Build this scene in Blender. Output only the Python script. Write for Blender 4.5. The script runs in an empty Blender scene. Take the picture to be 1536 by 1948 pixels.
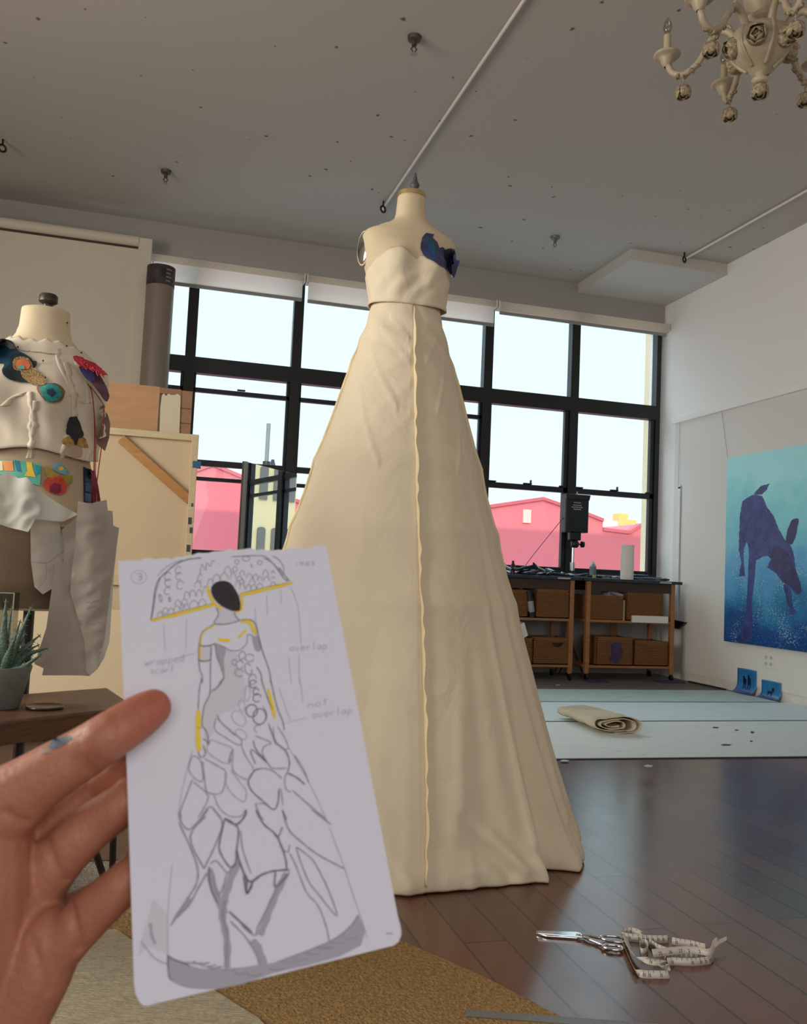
import bpy, bmesh, math, random
from mathutils import Vector, Matrix, noise
from mathutils.bvhtree import BVHTree
from mathutils.geometry import delaunay_2d_cdt

random.seed(7)
PI = math.pi
S = bpy.context.scene
C = S.collection
R = math.radians
sin, cos, exp = math.sin, math.cos, math.exp

# ------------------------------------------------------------------ camera
F_PX = 1653.1
YAW, PITCH, ROLL = R(15.747), R(4.046), R(2.544)
CAM = Vector((0, 0, 1.0))
_f = Vector((sin(YAW)*cos(PITCH), cos(YAW)*cos(PITCH), sin(PITCH)))
_r0 = Vector((cos(YAW), -sin(YAW), 0))
_u0 = _r0.cross(_f)
_r = cos(ROLL)*_r0 + sin(ROLL)*_u0
_u = -sin(ROLL)*_r0 + cos(ROLL)*_u0
cam_data = bpy.data.cameras.new('camera')
cam_data.sensor_fit = 'HORIZONTAL'
cam_data.sensor_width = 36.0
cam_data.lens = F_PX/1536*36
cam_data.clip_start = 0.02
cam_data.clip_end = 300
cam_data.dof.use_dof = True
cam_data.dof.focus_distance = 3.6
cam_data.dof.aperture_fstop = 36
cam = bpy.data.objects.new('camera', cam_data)
C.objects.link(cam)
cam.matrix_world = Matrix(((_r.x, _u.x, -_f.x, CAM.x), (_r.y, _u.y, -_f.y, CAM.y), (_r.z, _u.z, -_f.z, CAM.z), (0, 0, 0, 1)))
S.camera = cam

# ------------------------------------------------------------------ light
S.view_settings.view_transform = 'Standard'
S.view_settings.look = 'None'
S.view_settings.exposure = 0.0
S.view_settings.gamma = 1.0
S.view_settings.use_curve_mapping = False
S.cycles.use_denoising = True
S.cycles.max_bounces = 8
S.cycles.diffuse_bounces = 5
S.cycles.transparent_max_bounces = 12
S.cycles.sample_clamp_indirect = 6

wd = bpy.data.worlds.new('sky')
S.world = wd
wd.use_nodes = True
nt = wd.node_tree
bg = nt.nodes['Background']
tc = nt.nodes.new('ShaderNodeTexCoord')
sx = nt.nodes.new('ShaderNodeSeparateXYZ')
rp = nt.nodes.new('ShaderNodeValToRGB')
nt.links.new(tc.outputs['Generated'], sx.inputs[0])
nt.links.new(sx.outputs['Z'], rp.inputs[0])
nt.links.new(rp.outputs[0], bg.inputs[0])
rp.color_ramp.elements[0].position = 0.0
rp.color_ramp.elements[0].color = (0.54, 0.60, 0.70, 1)
rp.color_ramp.elements[1].position = 0.28
rp.color_ramp.elements[1].color = (0.51, 0.66, 0.72, 1)
x_ = rp.color_ramp.elements.new(.50)
x_.color = (1.6, 1.9, 2.15, 1)
x_ = rp.color_ramp.elements.new(.36)
x_.color = (.55, .70, .77, 1)
bg.inputs[1].default_value = 1.88

def lamp(name, kind, loc, target, energy, color, size=None, size_y=None):
    d = bpy.data.lights.new(name, kind)
    d.energy = energy
    d.color = color
    if kind == 'AREA':
        d.shape = 'RECTANGLE'
        d.size, d.size_y = size, size_y
    o = bpy.data.objects.new(name, d)
    C.objects.link(o)
    o.location = loc
    o.rotation_euler = (Vector(target)-Vector(loc)).to_track_quat('-Z', 'Y').to_euler()
    return o
sun = lamp('sun', 'SUN', (-10, -40, 14.8), (0, 0, 0), 2.3, (1.0, 0.86, 0.68))
sun.data.angle = R(0.5)
# added fill lamps inside the closed walls: behind the camera and on the left
lamp('fill_rear', 'AREA', (0.6, -3.2, 2.2), (1.4, 3.5, 0.2), 84, (1.0, 0.96, 0.95), 5.0, 2.2)
lamp('fill_left', 'AREA', (-3.5, 2.3, 2.1), (0.9, 3.2, 1.0), 190, (1.0, 0.93, 0.83), 2.6, 2.0)

# ------------------------------------------------------------------ geometry of pixels to points
def ray(px, py):
    return _f + _r*((px-768)/F_PX) + _u*((974-py)/F_PX)
def at(px, py, ax, val):
    d = ray(px, py)
    return CAM + d*((val-CAM[ax])/d[ax])
def P(px, py, depth):
    return CAM + ray(px, py)*depth
def onplane(px, py, p0, n):
    d = ray(px, py)
    return CAM + d*((p0-CAM).dot(n)/d.dot(n))

# ------------------------------------------------------------------ mesh helpers
class MB:
    def __init__(s): s.v = []; s.f = []
    def add(s, vs, fs):
        b = len(s.v)
        s.v += [Vector(p) for p in vs]
        s.f += [tuple(i+b for i in f) for f in fs]
        return s
    def box(s, a, b):
        (x0, y0, z0), (x1, y1, z1) = a, b
        if x0 > x1: x0, x1 = x1, x0
        if y0 > y1: y0, y1 = y1, y0
        if z0 > z1: z0, z1 = z1, z0
        return s.add([(x0,y0,z0),(x1,y0,z0),(x1,y1,z0),(x0,y1,z0),(x0,y0,z1),(x1,y0,z1),(x1,y1,z1),(x0,y1,z1)],
                     [(0,3,2,1),(4,5,6,7),(0,1,5,4),(1,2,6,5),(2,3,7,6),(3,0,4,7)])
    def obox(s, c, ax, ay, az):
        c, ax, ay, az = Vector(c), Vector(ax), Vector(ay), Vector(az)
        vs = [c+ax*i+ay*j+az*k for i, j, k in ((-1,-1,-1),(1,-1,-1),(1,1,-1),(-1,1,-1),(-1,-1,1),(1,-1,1),(1,1,1),(-1,1,1))]
        return s.add(vs, [(0,3,2,1),(4,5,6,7),(0,1,5,4),(1,2,6,5),(2,3,7,6),(3,0,4,7)])
    def tube(s, pts, rad, n=10, caps=True):
        pts = [Vector(p) for p in pts]
        m = len(pts)
        rs = rad if isinstance(rad, (list, tuple)) else [rad]*m
        b = len(s.v)
        prev = None
        for i, p in enumerate(pts):
            t = (pts[min(i+1, m-1)]-pts[max(i-1, 0)])
            if t.length < 1e-9: t = Vector((0, 0, 1))
            t.normalize()
            if prev is None:
                a = Vector((0, 0, 1)) if abs(t.z) < .9 else Vector((1, 0, 0))
                x = t.cross(a).normalized()
            else:
                x = (prev - t*prev.dot(t))
                x = x.normalized() if x.length > 1e-6 else t.orthogonal().normalized()
            prev = x
            y = t.cross(x)
            for k in range(n):
                a = 2*PI*k/n
                s.v.append(p + (x*cos(a)+y*sin(a))*rs[i])
        for i in range(m-1):
            for k in range(n):
                k2 = (k+1) % n
                s.f.append((b+i*n+k, b+i*n+k2, b+(i+1)*n+k2, b+(i+1)*n+k))
        if caps:
            s.f.append(tuple(b+k for k in reversed(range(n))))
            s.f.append(tuple(b+(m-1)*n+k for k in range(n)))
        return s
    def lathe(s, c, prof, n=24, axis='z', caps=True):
        c = Vector(c)
        b = len(s.v)
        for r, z in prof:
            for k in range(n):
                a = 2*PI*k/n
                if axis == 'z': s.v.append(c+Vector((r*cos(a), r*sin(a), z)))
                elif axis == 'x': s.v.append(c+Vector((z, r*cos(a), r*sin(a))))
                else: s.v.append(c+Vector((r*sin(a), z, r*cos(a))))
        m = len(prof)
        for i in range(m-1):
            for k in range(n):
                k2 = (k+1) % n
                s.f.append((b+i*n+k, b+i*n+k2, b+(i+1)*n+k2, b+(i+1)*n+k))
        if caps:
            s.f.append(tuple(b+k for k in reversed(range(n))))
            s.f.append(tuple(b+(m-1)*n+k for k in range(n)))
        return s
    def ball(s, c, r, nu=12, nv=8, sc=(1, 1, 1), M=None):
        c = Vector(c); b = len(s.v)
        def tr(v):
            v = Vector((v[0]*sc[0], v[1]*sc[1], v[2]*sc[2]))
            if M is not None: v = M @ v
            return c+v
        s.v.append(tr((0, 0, -r)))
        for j in range(1, nv):
            t = PI*j/nv
            for k in range(nu):
                a = 2*PI*k/nu
                s.v.append(tr((r*sin(t)*cos(a), r*sin(t)*sin(a), -r*cos(t))))
        s.v.append(tr((0, 0, r)))
        for k in range(nu): s.f.append((b, b+1+(k+1) % nu, b+1+k))
        for j in range(nv-2):
            for k in range(nu):
                k2 = (k+1) % nu
                s.f.append((b+1+j*nu+k, b+1+j*nu+k2, b+1+(j+1)*nu+k2, b+1+(j+1)*nu+k))
        e = len(s.v)-1
        for k in range(nu): s.f.append((e, b+1+(nv-2)*nu+k, b+1+(nv-2)*nu+(k+1) % nu))
        return s
    def torus(s, c, R0, r, M=None, n=28, m=8, sx=1, sy=1):
        c = Vector(c); b = len(s.v)
        for i in range(n):
            a = 2*PI*i/n
            for j in range(m):
                t = 2*PI*j/m
                rr = R0+r*cos(t)
                v = Vector((rr*cos(a)*sx, rr*sin(a)*sy, r*sin(t)))
                if M is not None: v = M @ v
                s.v.append(c+v)
        for i in range(n):
            for j in range(m):
                i2, j2 = (i+1) % n, (j+1) % m
                s.f.append((b+i*m+j, b+i2*m+j, b+i2*m+j2, b+i*m+j2))
        return s
    def prism(s, pts, d):
        """polygon pts (3D, planar-ish) pushed by vector d"""
        d = Vector(d); pts = [Vector(p) for p in pts]; n = len(pts); b = len(s.v)
        s.v += pts+[p+d for p in pts]
        s.f.append(tuple(b+k for k in range(n)))
        s.f.append(tuple(b+n+k for k in reversed(range(n))))
        for k in range(n):
            k2 = (k+1) % n
            s.f.append((b+k, b+n+k, b+n+k2, b+k2))
        return s
    def grid(s, fn, nu, nv, closed=False):
        b = len(s.v)
        for i in range(nu):
            for j in range(nv):
                s.v.append(Vector(fn(i/(nu if closed else nu-1), j/(nv-1))))
        for i in range(nu if closed else nu-1):
            i2 = (i+1) % nu
            for j in range(nv-1):
                s.f.append((b+i*nv+j, b+i2*nv+j, b+i2*nv+j+1, b+i*nv+j+1))
        return s

ORG = {}
def mesh_obj(name, mb, mat, parent=None, smooth=False, bevel=0, solid=0, sub=0, recalc=True):
    me = bpy.data.meshes.new(name)
    off = ORG.get(parent.name, Vector((0, 0, 0))) if parent else Vector((0, 0, 0))
    me.from_pydata([p-off for p in mb.v], [], mb.f)
    me.update()
    if recalc:
        bm = bmesh.new(); bm.from_mesh(me)
        bmesh.ops.recalc_face_normals(bm, faces=bm.faces)
        bm.to_mesh(me); bm.free()
    mats = mat if isinstance(mat, (list, tuple)) else [mat]
    for m in mats: me.materials.append(m)
    if smooth:
        for p in me.polygons: p.use_smooth = True
        if smooth != 'all':
            try: me.set_sharp_from_angle(angle=R(40))
            except Exception: pass
    o = bpy.data.objects.new(name, me)
    C.objects.link(o)
    ORG[o.name] = off
    if parent: o.parent = parent
    if solid:
        m = o.modifiers.new('thickness', 'SOLIDIFY'); m.thickness = solid; m.offset = 0
    if bevel:
        m = o.modifiers.new('bevel', 'BEVEL'); m.width = bevel; m.segments = 2; m.limit_method = 'ANGLE'; m.angle_limit = R(40)
    if sub:
        m = o.modifiers.new('sub', 'SUBSURF'); m.levels = sub; m.render_levels = sub
    return o
def thing(name, label, cat, loc, group=None):
    o = bpy.data.objects.new(name, None)
    o.empty_display_size = .05
    C.objects.link(o)
    o.location = loc
    ORG[o.name] = Vector(loc)
    tag(o, label, cat, group)
    return o
def tag(o, label, cat, group=None):
    o['label'] = label; o['category'] = cat
    if group: o['group'] = group
    return o
def one(name, mb, mat, label, cat, group=None, **k):
    return tag(mesh_obj(name, mb, mat, None, **k), label, cat, group)
def struct(name, mb, mat, parent=None, **k):
    o = mesh_obj(name, mb, mat, parent, **k)
    if not parent: o['kind'] = 'structure'
    return o
def stuff(o):
    o['kind'] = 'stuff'; return o
def dup(root, dloc, rotz=0, label=None, group=None):
    r = root.copy(); C.objects.link(r)
    r.location = dloc; r.rotation_euler = (0, 0, rotz)
    if label: r['label'] = label
    if group: r['group'] = group
    for ch in list(root.children):
        c = ch.copy(); C.objects.link(c); c.parent = r
        for g in list(ch.children):
            d = g.copy(); C.objects.link(d); d.parent = c
    return r

# ------------------------------------------------------------------ materials
def lin(c):
    out = []
    for x in c:
        x = x/255
        out.append(x/12.92 if x <= .04045 else ((x+.055)/1.055)**2.4)
    return tuple(out)+(1,)
def M(name, col, rough=.6, metal=0, bump=None, var=None, spec=.5, trans=0, sheen=0, streak=None, sss=0):
    m = bpy.data.materials.new(name); m.use_nodes = True
    n = m.node_tree; b = n.nodes['Principled BSDF']
    c = lin(col)
    b.inputs['Base Color'].default_value = c
    b.inputs['Roughness'].default_value = rough
    b.inputs['Metallic'].default_value = metal
    b.inputs['Specular IOR Level'].default_value = spec
    if sheen:
        b.inputs['Sheen Weight'].default_value = sheen
    if sss:
        b.inputs['Subsurface Weight'].default_value = sss
        b.inputs['Subsurface Radius'].default_value = (1, .35, .2)
        b.inputs['Subsurface Scale'].default_value = .004
    t = None
    if bump or var:
        t = n.nodes.new('ShaderNodeTexCoord')
    src = None
    if t:
        src = t.outputs['Object']
        if streak:
            mp = n.nodes.new('ShaderNodeMapping')
            mp.inputs['Scale'].default_value = streak
            n.links.new(src, mp.inputs[0]); src = mp.outputs[0]
    if var:
        sc, amt = var
        no = n.nodes.new('ShaderNodeTexNoise'); no.inputs['Scale'].default_value = sc; no.inputs['Detail'].default_value = 5
        n.links.new(src, no.inputs['Vector'])
        r = n.nodes.new('ShaderNodeValToRGB')
        r.color_ramp.elements[0].position = .3; r.color_ramp.elements[1].position = .7
        r.color_ramp.elements[0].color = tuple(x*(1-amt) for x in c[:3])+(1,)
        r.color_ramp.elements[1].color = tuple(min(1, x*(1+amt)) for x in c[:3])+(1,)
        n.links.new(no.outputs[0], r.inputs[0]); n.links.new(r.outputs[0], b.inputs['Base Color'])
    if bump:
        sc, st = bump
        no = n.nodes.new('ShaderNodeTexNoise'); no.inputs['Scale'].default_value = sc; no.inputs['Detail'].default_value = 6
        n.links.new(src, no.inputs['Vector'])
        bp = n.nodes.new('ShaderNodeBump'); bp.inputs['Strength'].default_value = st; bp.inputs['Distance'].default_value = .01
        n.links.new(no.outputs[0], bp.inputs['Height']); n.links.new(bp.outputs[0], b.inputs['Normal'])
    if trans:
        tr = n.nodes.new('ShaderNodeBsdfTranslucent'); tr.inputs[0].default_value = c
        mx = n.nodes.new('ShaderNodeMixShader'); mx.inputs[0].default_value = trans
        out = n.nodes['Material Output']
        n.links.new(b.outputs[0], mx.inputs[1]); n.links.new(tr.outputs[0], mx.inputs[2]); n.links.new(mx.outputs[0], out.inputs[0])
    return m
def nodes_of(m): return m.node_tree, m.node_tree.nodes['Principled BSDF']
def glass_mat(name, tint=(1, 1, 1), gloss=.06):
    m = bpy.data.materials.new(name); m.use_nodes = True
    n = m.node_tree
    for x in list(n.nodes):
        if x.type == 'BSDF_PRINCIPLED': n.nodes.remove(x)
    out = n.nodes['Material Output']
    t = n.nodes.new('ShaderNodeBsdfTransparent'); t.inputs[0].default_value = tuple(tint)+(1,)
    g = n.nodes.new('ShaderNodeBsdfGlossy'); g.inputs['Roughness'].default_value = .02
    mx = n.nodes.new('ShaderNodeMixShader'); mx.inputs[0].default_value = gloss
    n.links.new(t.outputs[0], mx.inputs[1]); n.links.new(g.outputs[0], mx.inputs[2]); n.links.new(mx.outputs[0], out.inputs[0])
    return m

m_white = M('white_paint', (226, 222, 214), .7, bump=(60, .03))
m_frame = M('black_window_paint', (22, 24, 28), .45)
m_panel = M('cream_panel_paint', (208, 200, 184), .65, bump=(40, .02))
m_glass = glass_mat('window_glass', (.97, 1, .99), .02)
m_blind = M('blind_fabric', (246, 242, 234), .8, trans=.92)
m_bar = M('grey_aluminium', (150, 150, 148), .4, .3)
m_black = M('black_plastic', (16, 17, 19), .4)
m_steel = M('brushed_steel', (178, 180, 182), .3, .9)
m_chrome = M('chrome', (225, 226, 230), .12, 1)
def wrinkle(m, sc, st, dist):
    n, b = nodes_of(m)
    t = n.nodes.new('ShaderNodeTexCoord')
    no = n.nodes.new('ShaderNodeTexNoise'); no.inputs['Scale'].default_value = sc; no.inputs['Detail'].default_value = 3; no.inputs['Distortion'].default_value = 1.2
    n.links.new(t.outputs['Object'], no.inputs['Vector'])
    bp = n.nodes.new('ShaderNodeBump'); bp.inputs['Strength'].default_value = st; bp.inputs['Distance'].default_value = dist
    n.links.new(no.outputs[0], bp.inputs['Height'])
    lk = b.inputs['Normal'].links
    if lk: n.links.new(bp.outputs[0], lk[0].from_node.inputs['Normal'])
    else: n.links.new(bp.outputs[0], b.inputs['Normal'])
m_muslin = M('calico', (229, 217, 190), .85, bump=(420, .05), var=(6, .03), trans=.06)
wrinkle(m_muslin, 7, .35, .02)
m_muslin_edge = M('calico_raw_edge', (228, 212, 172), .9, bump=(400, .1))
m_linen = M('form_linen', (208, 192, 160), .85, bump=(500, .08))
m_brass = M('brass', (222, 198, 150), .25, .85)
m_iron = M('cast_iron', (92, 92, 92), .5, .4, bump=(60, .1))
m_paper = M('pattern_paper', (178, 168, 152), .8, trans=.25)
m_wood = M('pine', (176, 128, 72), .6, var=(8, .15), streak=(1, 1, 8))
m_pencil = M('pencil_line', (118, 116, 122), .7)
# ================================================================== SETTING
XR, XL, YW, YB, ZC = 5.5, -4.0, 8.71, -4.2, 4.34
def floor_mat():
    m = M('dark_plank_floor', (70, 40, 28), .2, spec=1.0)
    n, b = nodes_of(m)
    t = n.nodes.new('ShaderNodeTexCoord'); mp = n.nodes.new('ShaderNodeMapping')
    mp.inputs['Rotation'].default_value = (0, 0, R(90))
    br = n.nodes.new('ShaderNodeTexBrick')
    br.inputs['Scale'].default_value = 1
    br.inputs['Brick Width'].default_value = 1.15; br.inputs['Row Height'].default_value = .125
    br.inputs['Mortar Size'].default_value = .0035; br.offset = .37; br.inputs['Bias'].default_value = 0
    br.inputs['Color1'].default_value = lin((108, 62, 42)); br.inputs['Color2'].default_value = lin((84, 47, 33)); br.inputs['Mortar'].default_value = lin((34, 20, 15))
    n.links.new(t.outputs['Object'], mp.inputs[0]); n.links.new(mp.outputs[0], br.inputs['Vector'])
    no = n.nodes.new('ShaderNodeTexNoise'); no.inputs['Scale'].default_value = 5; no.inputs['Detail'].default_value = 6
    mp2 = n.nodes.new('ShaderNodeMapping'); mp2.inputs['Scale'].default_value = (12, 1, 1)
    n.links.new(t.outputs['Object'], mp2.inputs[0]); n.links.new(mp2.outputs[0], no.inputs['Vector'])
    mx = n.nodes.new('ShaderNodeMixRGB'); mx.blend_type = 'MULTIPLY'; mx.inputs[0].default_value = .22
    rr = n.nodes.new('ShaderNodeValToRGB'); rr.color_ramp.elements[0].color = (.45, .45, .45, 1); rr.color_ramp.elements[1].color = (1.3, 1.25, 1.2, 1)
    n.links.new(no.outputs[0], rr.inputs[0])
    n.links.new(br.outputs['Color'], mx.inputs[1]); n.links.new(rr.outputs[0], mx.inputs[2]); n.links.new(mx.outputs[0], b.inputs['Base Color'])
    
    # roughness smears
    n2 = n.nodes.new('ShaderNodeTexNoise'); n2.inputs['Scale'].default_value = 3; n2.inputs['Detail'].default_value = 8
    n.links.new(t.outputs['Object'], n2.inputs['Vector'])
    mr = n.nodes.new('ShaderNodeMapRange'); mr.inputs[3].default_value = .14; mr.inputs[4].default_value = .28
    n.links.new(n2.outputs[0], mr.inputs[0]); n.links.new(mr.outputs[0], b.inputs['Roughness'])
    bp = n.nodes.new('ShaderNodeBump'); bp.inputs['Strength'].default_value = .5; bp.inputs['Distance'].default_value = .002; bp.invert = True
    n.links.new(br.outputs['Fac'], bp.inputs['Height']); n.links.new(bp.outputs[0], b.inputs['Normal'])
    return m
def ceil_mat():
    m = M('ceiling_paint', (184, 178, 169), .85, bump=(3, .04))
    n, b = nodes_of(m)
    t = n.nodes.new('ShaderNodeTexCoord')
    vo = n.nodes.new('ShaderNodeTexVoronoi'); vo.inputs['Scale'].default_value = 2.4; vo.voronoi_dimensions = '2D'
    nz = n.nodes.new('ShaderNodeTexNoise'); nz.inputs['Scale'].default_value = 14
    ad = n.nodes.new('ShaderNodeMixRGB'); ad.blend_type = 'ADD'; ad.inputs[0].default_value = .05
    n.links.new(t.outputs['Object'], ad.inputs[1]); n.links.new(nz.outputs['Color'], ad.inputs[2])
    n.links.new(ad.outputs[0], vo.inputs['Vector']); n.links.new(t.outputs['Object'], nz.inputs['Vector'])
    rp = n.nodes.new('ShaderNodeValToRGB')
    rp.color_ramp.elements[0].position = .02; rp.color_ramp.elements[0].color = lin((96, 88, 80))
    rp.color_ramp.elements[1].position = .045; rp.color_ramp.elements[1].color = lin((184, 178, 169))
    n4 = n.nodes.new('ShaderNodeTexNoise'); n4.inputs['Scale'].default_value = 1.3; n4.inputs['Detail'].default_value = 3
    n.links.new(t.outputs['Object'], n4.inputs['Vector'])
    mr = n.nodes.new('ShaderNodeMapRange'); mr.inputs[1].default_value = .42; mr.inputs[2].default_value = .62; mr.inputs[4].default_value = .05
    ma = n.nodes.new('ShaderNodeMath'); n.links.new(n4.outputs[0], mr.inputs[0]); n.links.new(mr.outputs[0], ma.inputs[0]); n.links.new(vo.outputs['Distance'], ma.inputs[1])
    n.links.new(ma.outputs[0], rp.inputs[0]); n.links.new(rp.outputs[0], b.inputs['Base Color'])
    return m
def wall_mat(name, col):
    m = M(name, col, .7, bump=(18, .05))
    n, b = nodes_of(m)
    t = n.nodes.new('ShaderNodeTexCoord')
    vo = n.nodes.new('ShaderNodeTexVoronoi'); vo.inputs['Scale'].default_value = 2.3
    nz = n.nodes.new('ShaderNodeTexNoise'); nz.inputs['Scale'].default_value = 22
    ad = n.nodes.new('ShaderNodeMixRGB'); ad.blend_type = 'ADD'; ad.inputs[0].default_value = .08
    n.links.new(t.outputs['Object'], ad.inputs[1]); n.links.new(nz.outputs['Color'], ad.inputs[2]); n.links.new(ad.outputs[0], vo.inputs['Vector'])
    n.links.new(t.outputs['Object'], nz.inputs['Vector'])
    rp = n.nodes.new('ShaderNodeValToRGB')
    rp.color_ramp.elements[0].position = .018; rp.color_ramp.elements[0].color = lin((110, 104, 100))
    rp.color_ramp.elements[1].position = .03; rp.color_ramp.elements[1].color = lin(col)
    n.links.new(vo.outputs['Distance'], rp.inputs[0]); n.links.new(rp.outputs[0], b.inputs['Base Color'])
    return m
mw = wall_mat('studio_wall_paint', (240, 237, 231))
struct('floor', MB().box((XL-.3, YB-.3, -.2), (XR+.3, YW+.3, 0)), floor_mat())
struct('ceiling', MB().box((XL-.3, YB-.3, ZC), (XR+.3, YW+.3, ZC+.3)), ceil_mat())
struct('wall_right', MB().box((XR, YB-.3, 0), (XR+.3, YW+.3, ZC)), mw)
struct('wall_left', MB().box((XL-.3, YB-.3, 0), (XL, YW+.3, ZC)), mw)
struct('wall_rear', MB().box((XL, YB-.3, 0), (XR, YB, ZC)), mw)
ZS, ZH = 1.085, 4.0          # window sill and head
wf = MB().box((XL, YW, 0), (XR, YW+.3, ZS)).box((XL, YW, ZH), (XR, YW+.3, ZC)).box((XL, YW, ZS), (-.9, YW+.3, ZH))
mwf = wall_mat('front_wall_shaded', (158, 155, 151))  # backlit shade of the window wall put into a darker base colour
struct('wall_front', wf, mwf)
# lining board on the right wall, its rail, base strip, soffit, conduits
struct('trim_1', MB().box((XR-.02, YB, .09), (XR, 8.42, 2.80)), m_white)
struct('trim_2', MB().box((XR-.055, YB, 2.795), (XR, 8.44, 2.865)), M('rail_white', (240, 238, 232), .5), bevel=.004)
struct('baseboard_right', MB().box((XR-.012, YB, 0), (XR, 8.6, .09)), M('scuffed_baseboard', (224, 219, 210), .7, var=(9, .06)))
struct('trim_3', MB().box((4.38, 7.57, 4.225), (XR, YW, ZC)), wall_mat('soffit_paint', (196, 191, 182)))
struct('trim_4', MB().tube([(1.87, 2.0, ZC-.02), (1.80, 7.6, ZC-.02)], .011, 10), m_white, smooth=True)
struct('trim_5', MB().tube([(5.06, 2.0, ZC-.02), (4.99, 7.6, ZC-.02)], .011, 10), m_white, smooth=True)
# windows: one structure per bay, frames, sashes and pane
posts = [-.86, .204, 1.253, 2.30, 3.343, 4.381, 5.435]
PW = .05
ytop, ybot = 3.043, 2.885
for i in range(6):
    x0, x1 = posts[i]+PW, posts[i+1]-(.025 if i == 5 else PW)
    w = struct('window_%d' % (i+1), MB().box((posts[i]-PW if i == 0 else posts[i], YW-.0, ZS), (x0, YW+.1, ZH))
               .box((x1, YW, ZS), (posts[i+1]+(.03 if i == 5 else 0), YW+.1, ZH))
               .box((x0, YW, ybot), (x1, YW+.1, ytop)).box((x0, YW, ZS), (x1, YW+.1, ZS+.03)).box((x0, YW, ZH-.04), (x1, YW+.1, ZH)), m_frame)
    sash = MB()
    sx0, sx1 = x0, x1
    if i >= 4: sx1 = x1-.045
    if i == 5: sx0, sx1 = x0, x1-.05
    zt = 2.0
    sash.box((x0, YW+.02, zt-.03), (x1, YW+.075, zt+.03))
    if i < 4:
        sash.box((x0, YW+.03, 2.70), (x1, YW+.075, 2.745))
        sash.box((x0, YW+.03, 1.825), (x1, YW+.08, 1.862))
        sash.box((x0, YW+.03, ZS), (x0+.02, YW+.075, ybot)).box((x1-.03, YW+.03, ZS), (x1, YW+.075, ybot))
        xm = (x0+x1)/2
        sash.box((xm-.05, YW, 2.745), (xm+.03, YW+.03, 2.76))
    else:
        sash.box((x1-.05, YW+.02, ZS), (x1, YW+.075, ybot))
        sash.box((x0, YW+.02, ZS), (x0+.012, YW+.075, ybot))
        xm = (x0+x1)/2
        sash.box((xm-.06, YW, zt+.03), (xm+.04, YW+.03, zt+.045)).box((xm+.02, YW, zt+.045), (xm+.035, YW+.03, zt+.08))
        sash.box((x0+.0, YW+.0, zt+.03), (x0+.09, YW+.03, zt+.045)).box((x1-.1, YW+.0, zt+.03), (x1-.05, YW+.03, zt+.045))
    sash.box((x0, YW+.03, ZS+.03), (x1, YW+.075, ZS+.06))
    mesh_obj('sash', sash, m_frame, w, bevel=.004)
    mesh_obj('pane', MB().box((x0, YW+.05, ZS+.03), (x1, YW+.054, ZH-.04)), m_glass, w)
struct('trim_6', MB().box((posts[0]-.1, YW-.05, ZS-.05), (XR, YW+.0, ZS)), M('window_sill_paint', (120, 122, 130), .5))
# cream sliding panel hiding the left of the window wall, its post and rail
YP = 8.5
xa, xb = at(270, 600, 1, YP).x, at(282, 600, 1, YP).x
xt0 = at(258, 560, 1, YP).x; xt1 = at(284, 560, 1, YP).x
zpt = 4.06
struct('trim_7', MB().box((xt0-.0, YP-.07, 0), (xt1, YP+.02, zpt)), m_panel, bevel=.006)
struct('wall_left_panel', MB().box((XL, YP-.02, 0), (xt0, YP+.02, zpt-.10)), m_panel)
struct('trim_8', MB().tube([(XL, YP-.03, zpt-.03), (xt0, YP-.03, zpt-.03)], .05, 14), m_panel, smooth=True)
struct('trim_9', MB().box((XL, YP+.0, zpt-.11), (xt0, YP+.06, zpt)), M('rail_shadow', (70, 62, 54), .6))  # dark strip standing in for the shadow below the rail

# ------------------------------------------------------------------ blinds
def blind(xa, xb, zb, zt, label, yy=YW-.10, roll=.035):
    t = thing('roller_blind', label, 'blind', ((xa+xb)/2, yy, zb), 'roller blinds')
    mesh_obj('fabric', MB().box((xa+.01, yy-.002, zb), (xb-.01, yy+.001, zt-.02)), m_blind, t)
    mesh_obj('bottom_bar', MB().box((xa+.01, yy-.012, zb-.03), (xb-.01, yy+.01, zb+.004)), m_bar, t, bevel=.004)
    mesh_obj('roll', MB().tube([(xa, yy, zt-roll), (xb, yy, zt-roll)], roll, 16), m_blind, t, smooth=True)
    mesh_obj('bracket', MB().box((xa-.012, yy-.04, zt-.085), (xa-.001, yy+.09, zt)), m_white, t)
    mesh_obj('bracket', MB().box((xb+.001, yy-.04, zt-.085), (xb+.012, yy+.09, zt)), m_white, t)
yb = YW-.10
bxs = [at(291, 484, 1, yb).x, at(578, 540, 1, yb).x, at(584, 560, 1, yb).x, at(942, 600, 1, yb).x, at(949, 597, 1, yb).x, at(1269, 625, 1, yb).x]
z1 = at(450, 556, 1, yb).z; z3 = at(1110, 619, 1, yb).z
blind(bxs[0], bxs[1], z1+.02, 3.98, 'white roller blind partly down beside the cream panel')
blind(bxs[2], bxs[3], z1+.015, 3.98, 'white roller blind partly down behind the tall gown bodice')
blind(bxs[4], bxs[5], z3+.03, 3.98, 'white roller blind rolled up almost fully next to the right wall', roll=.05)

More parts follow.
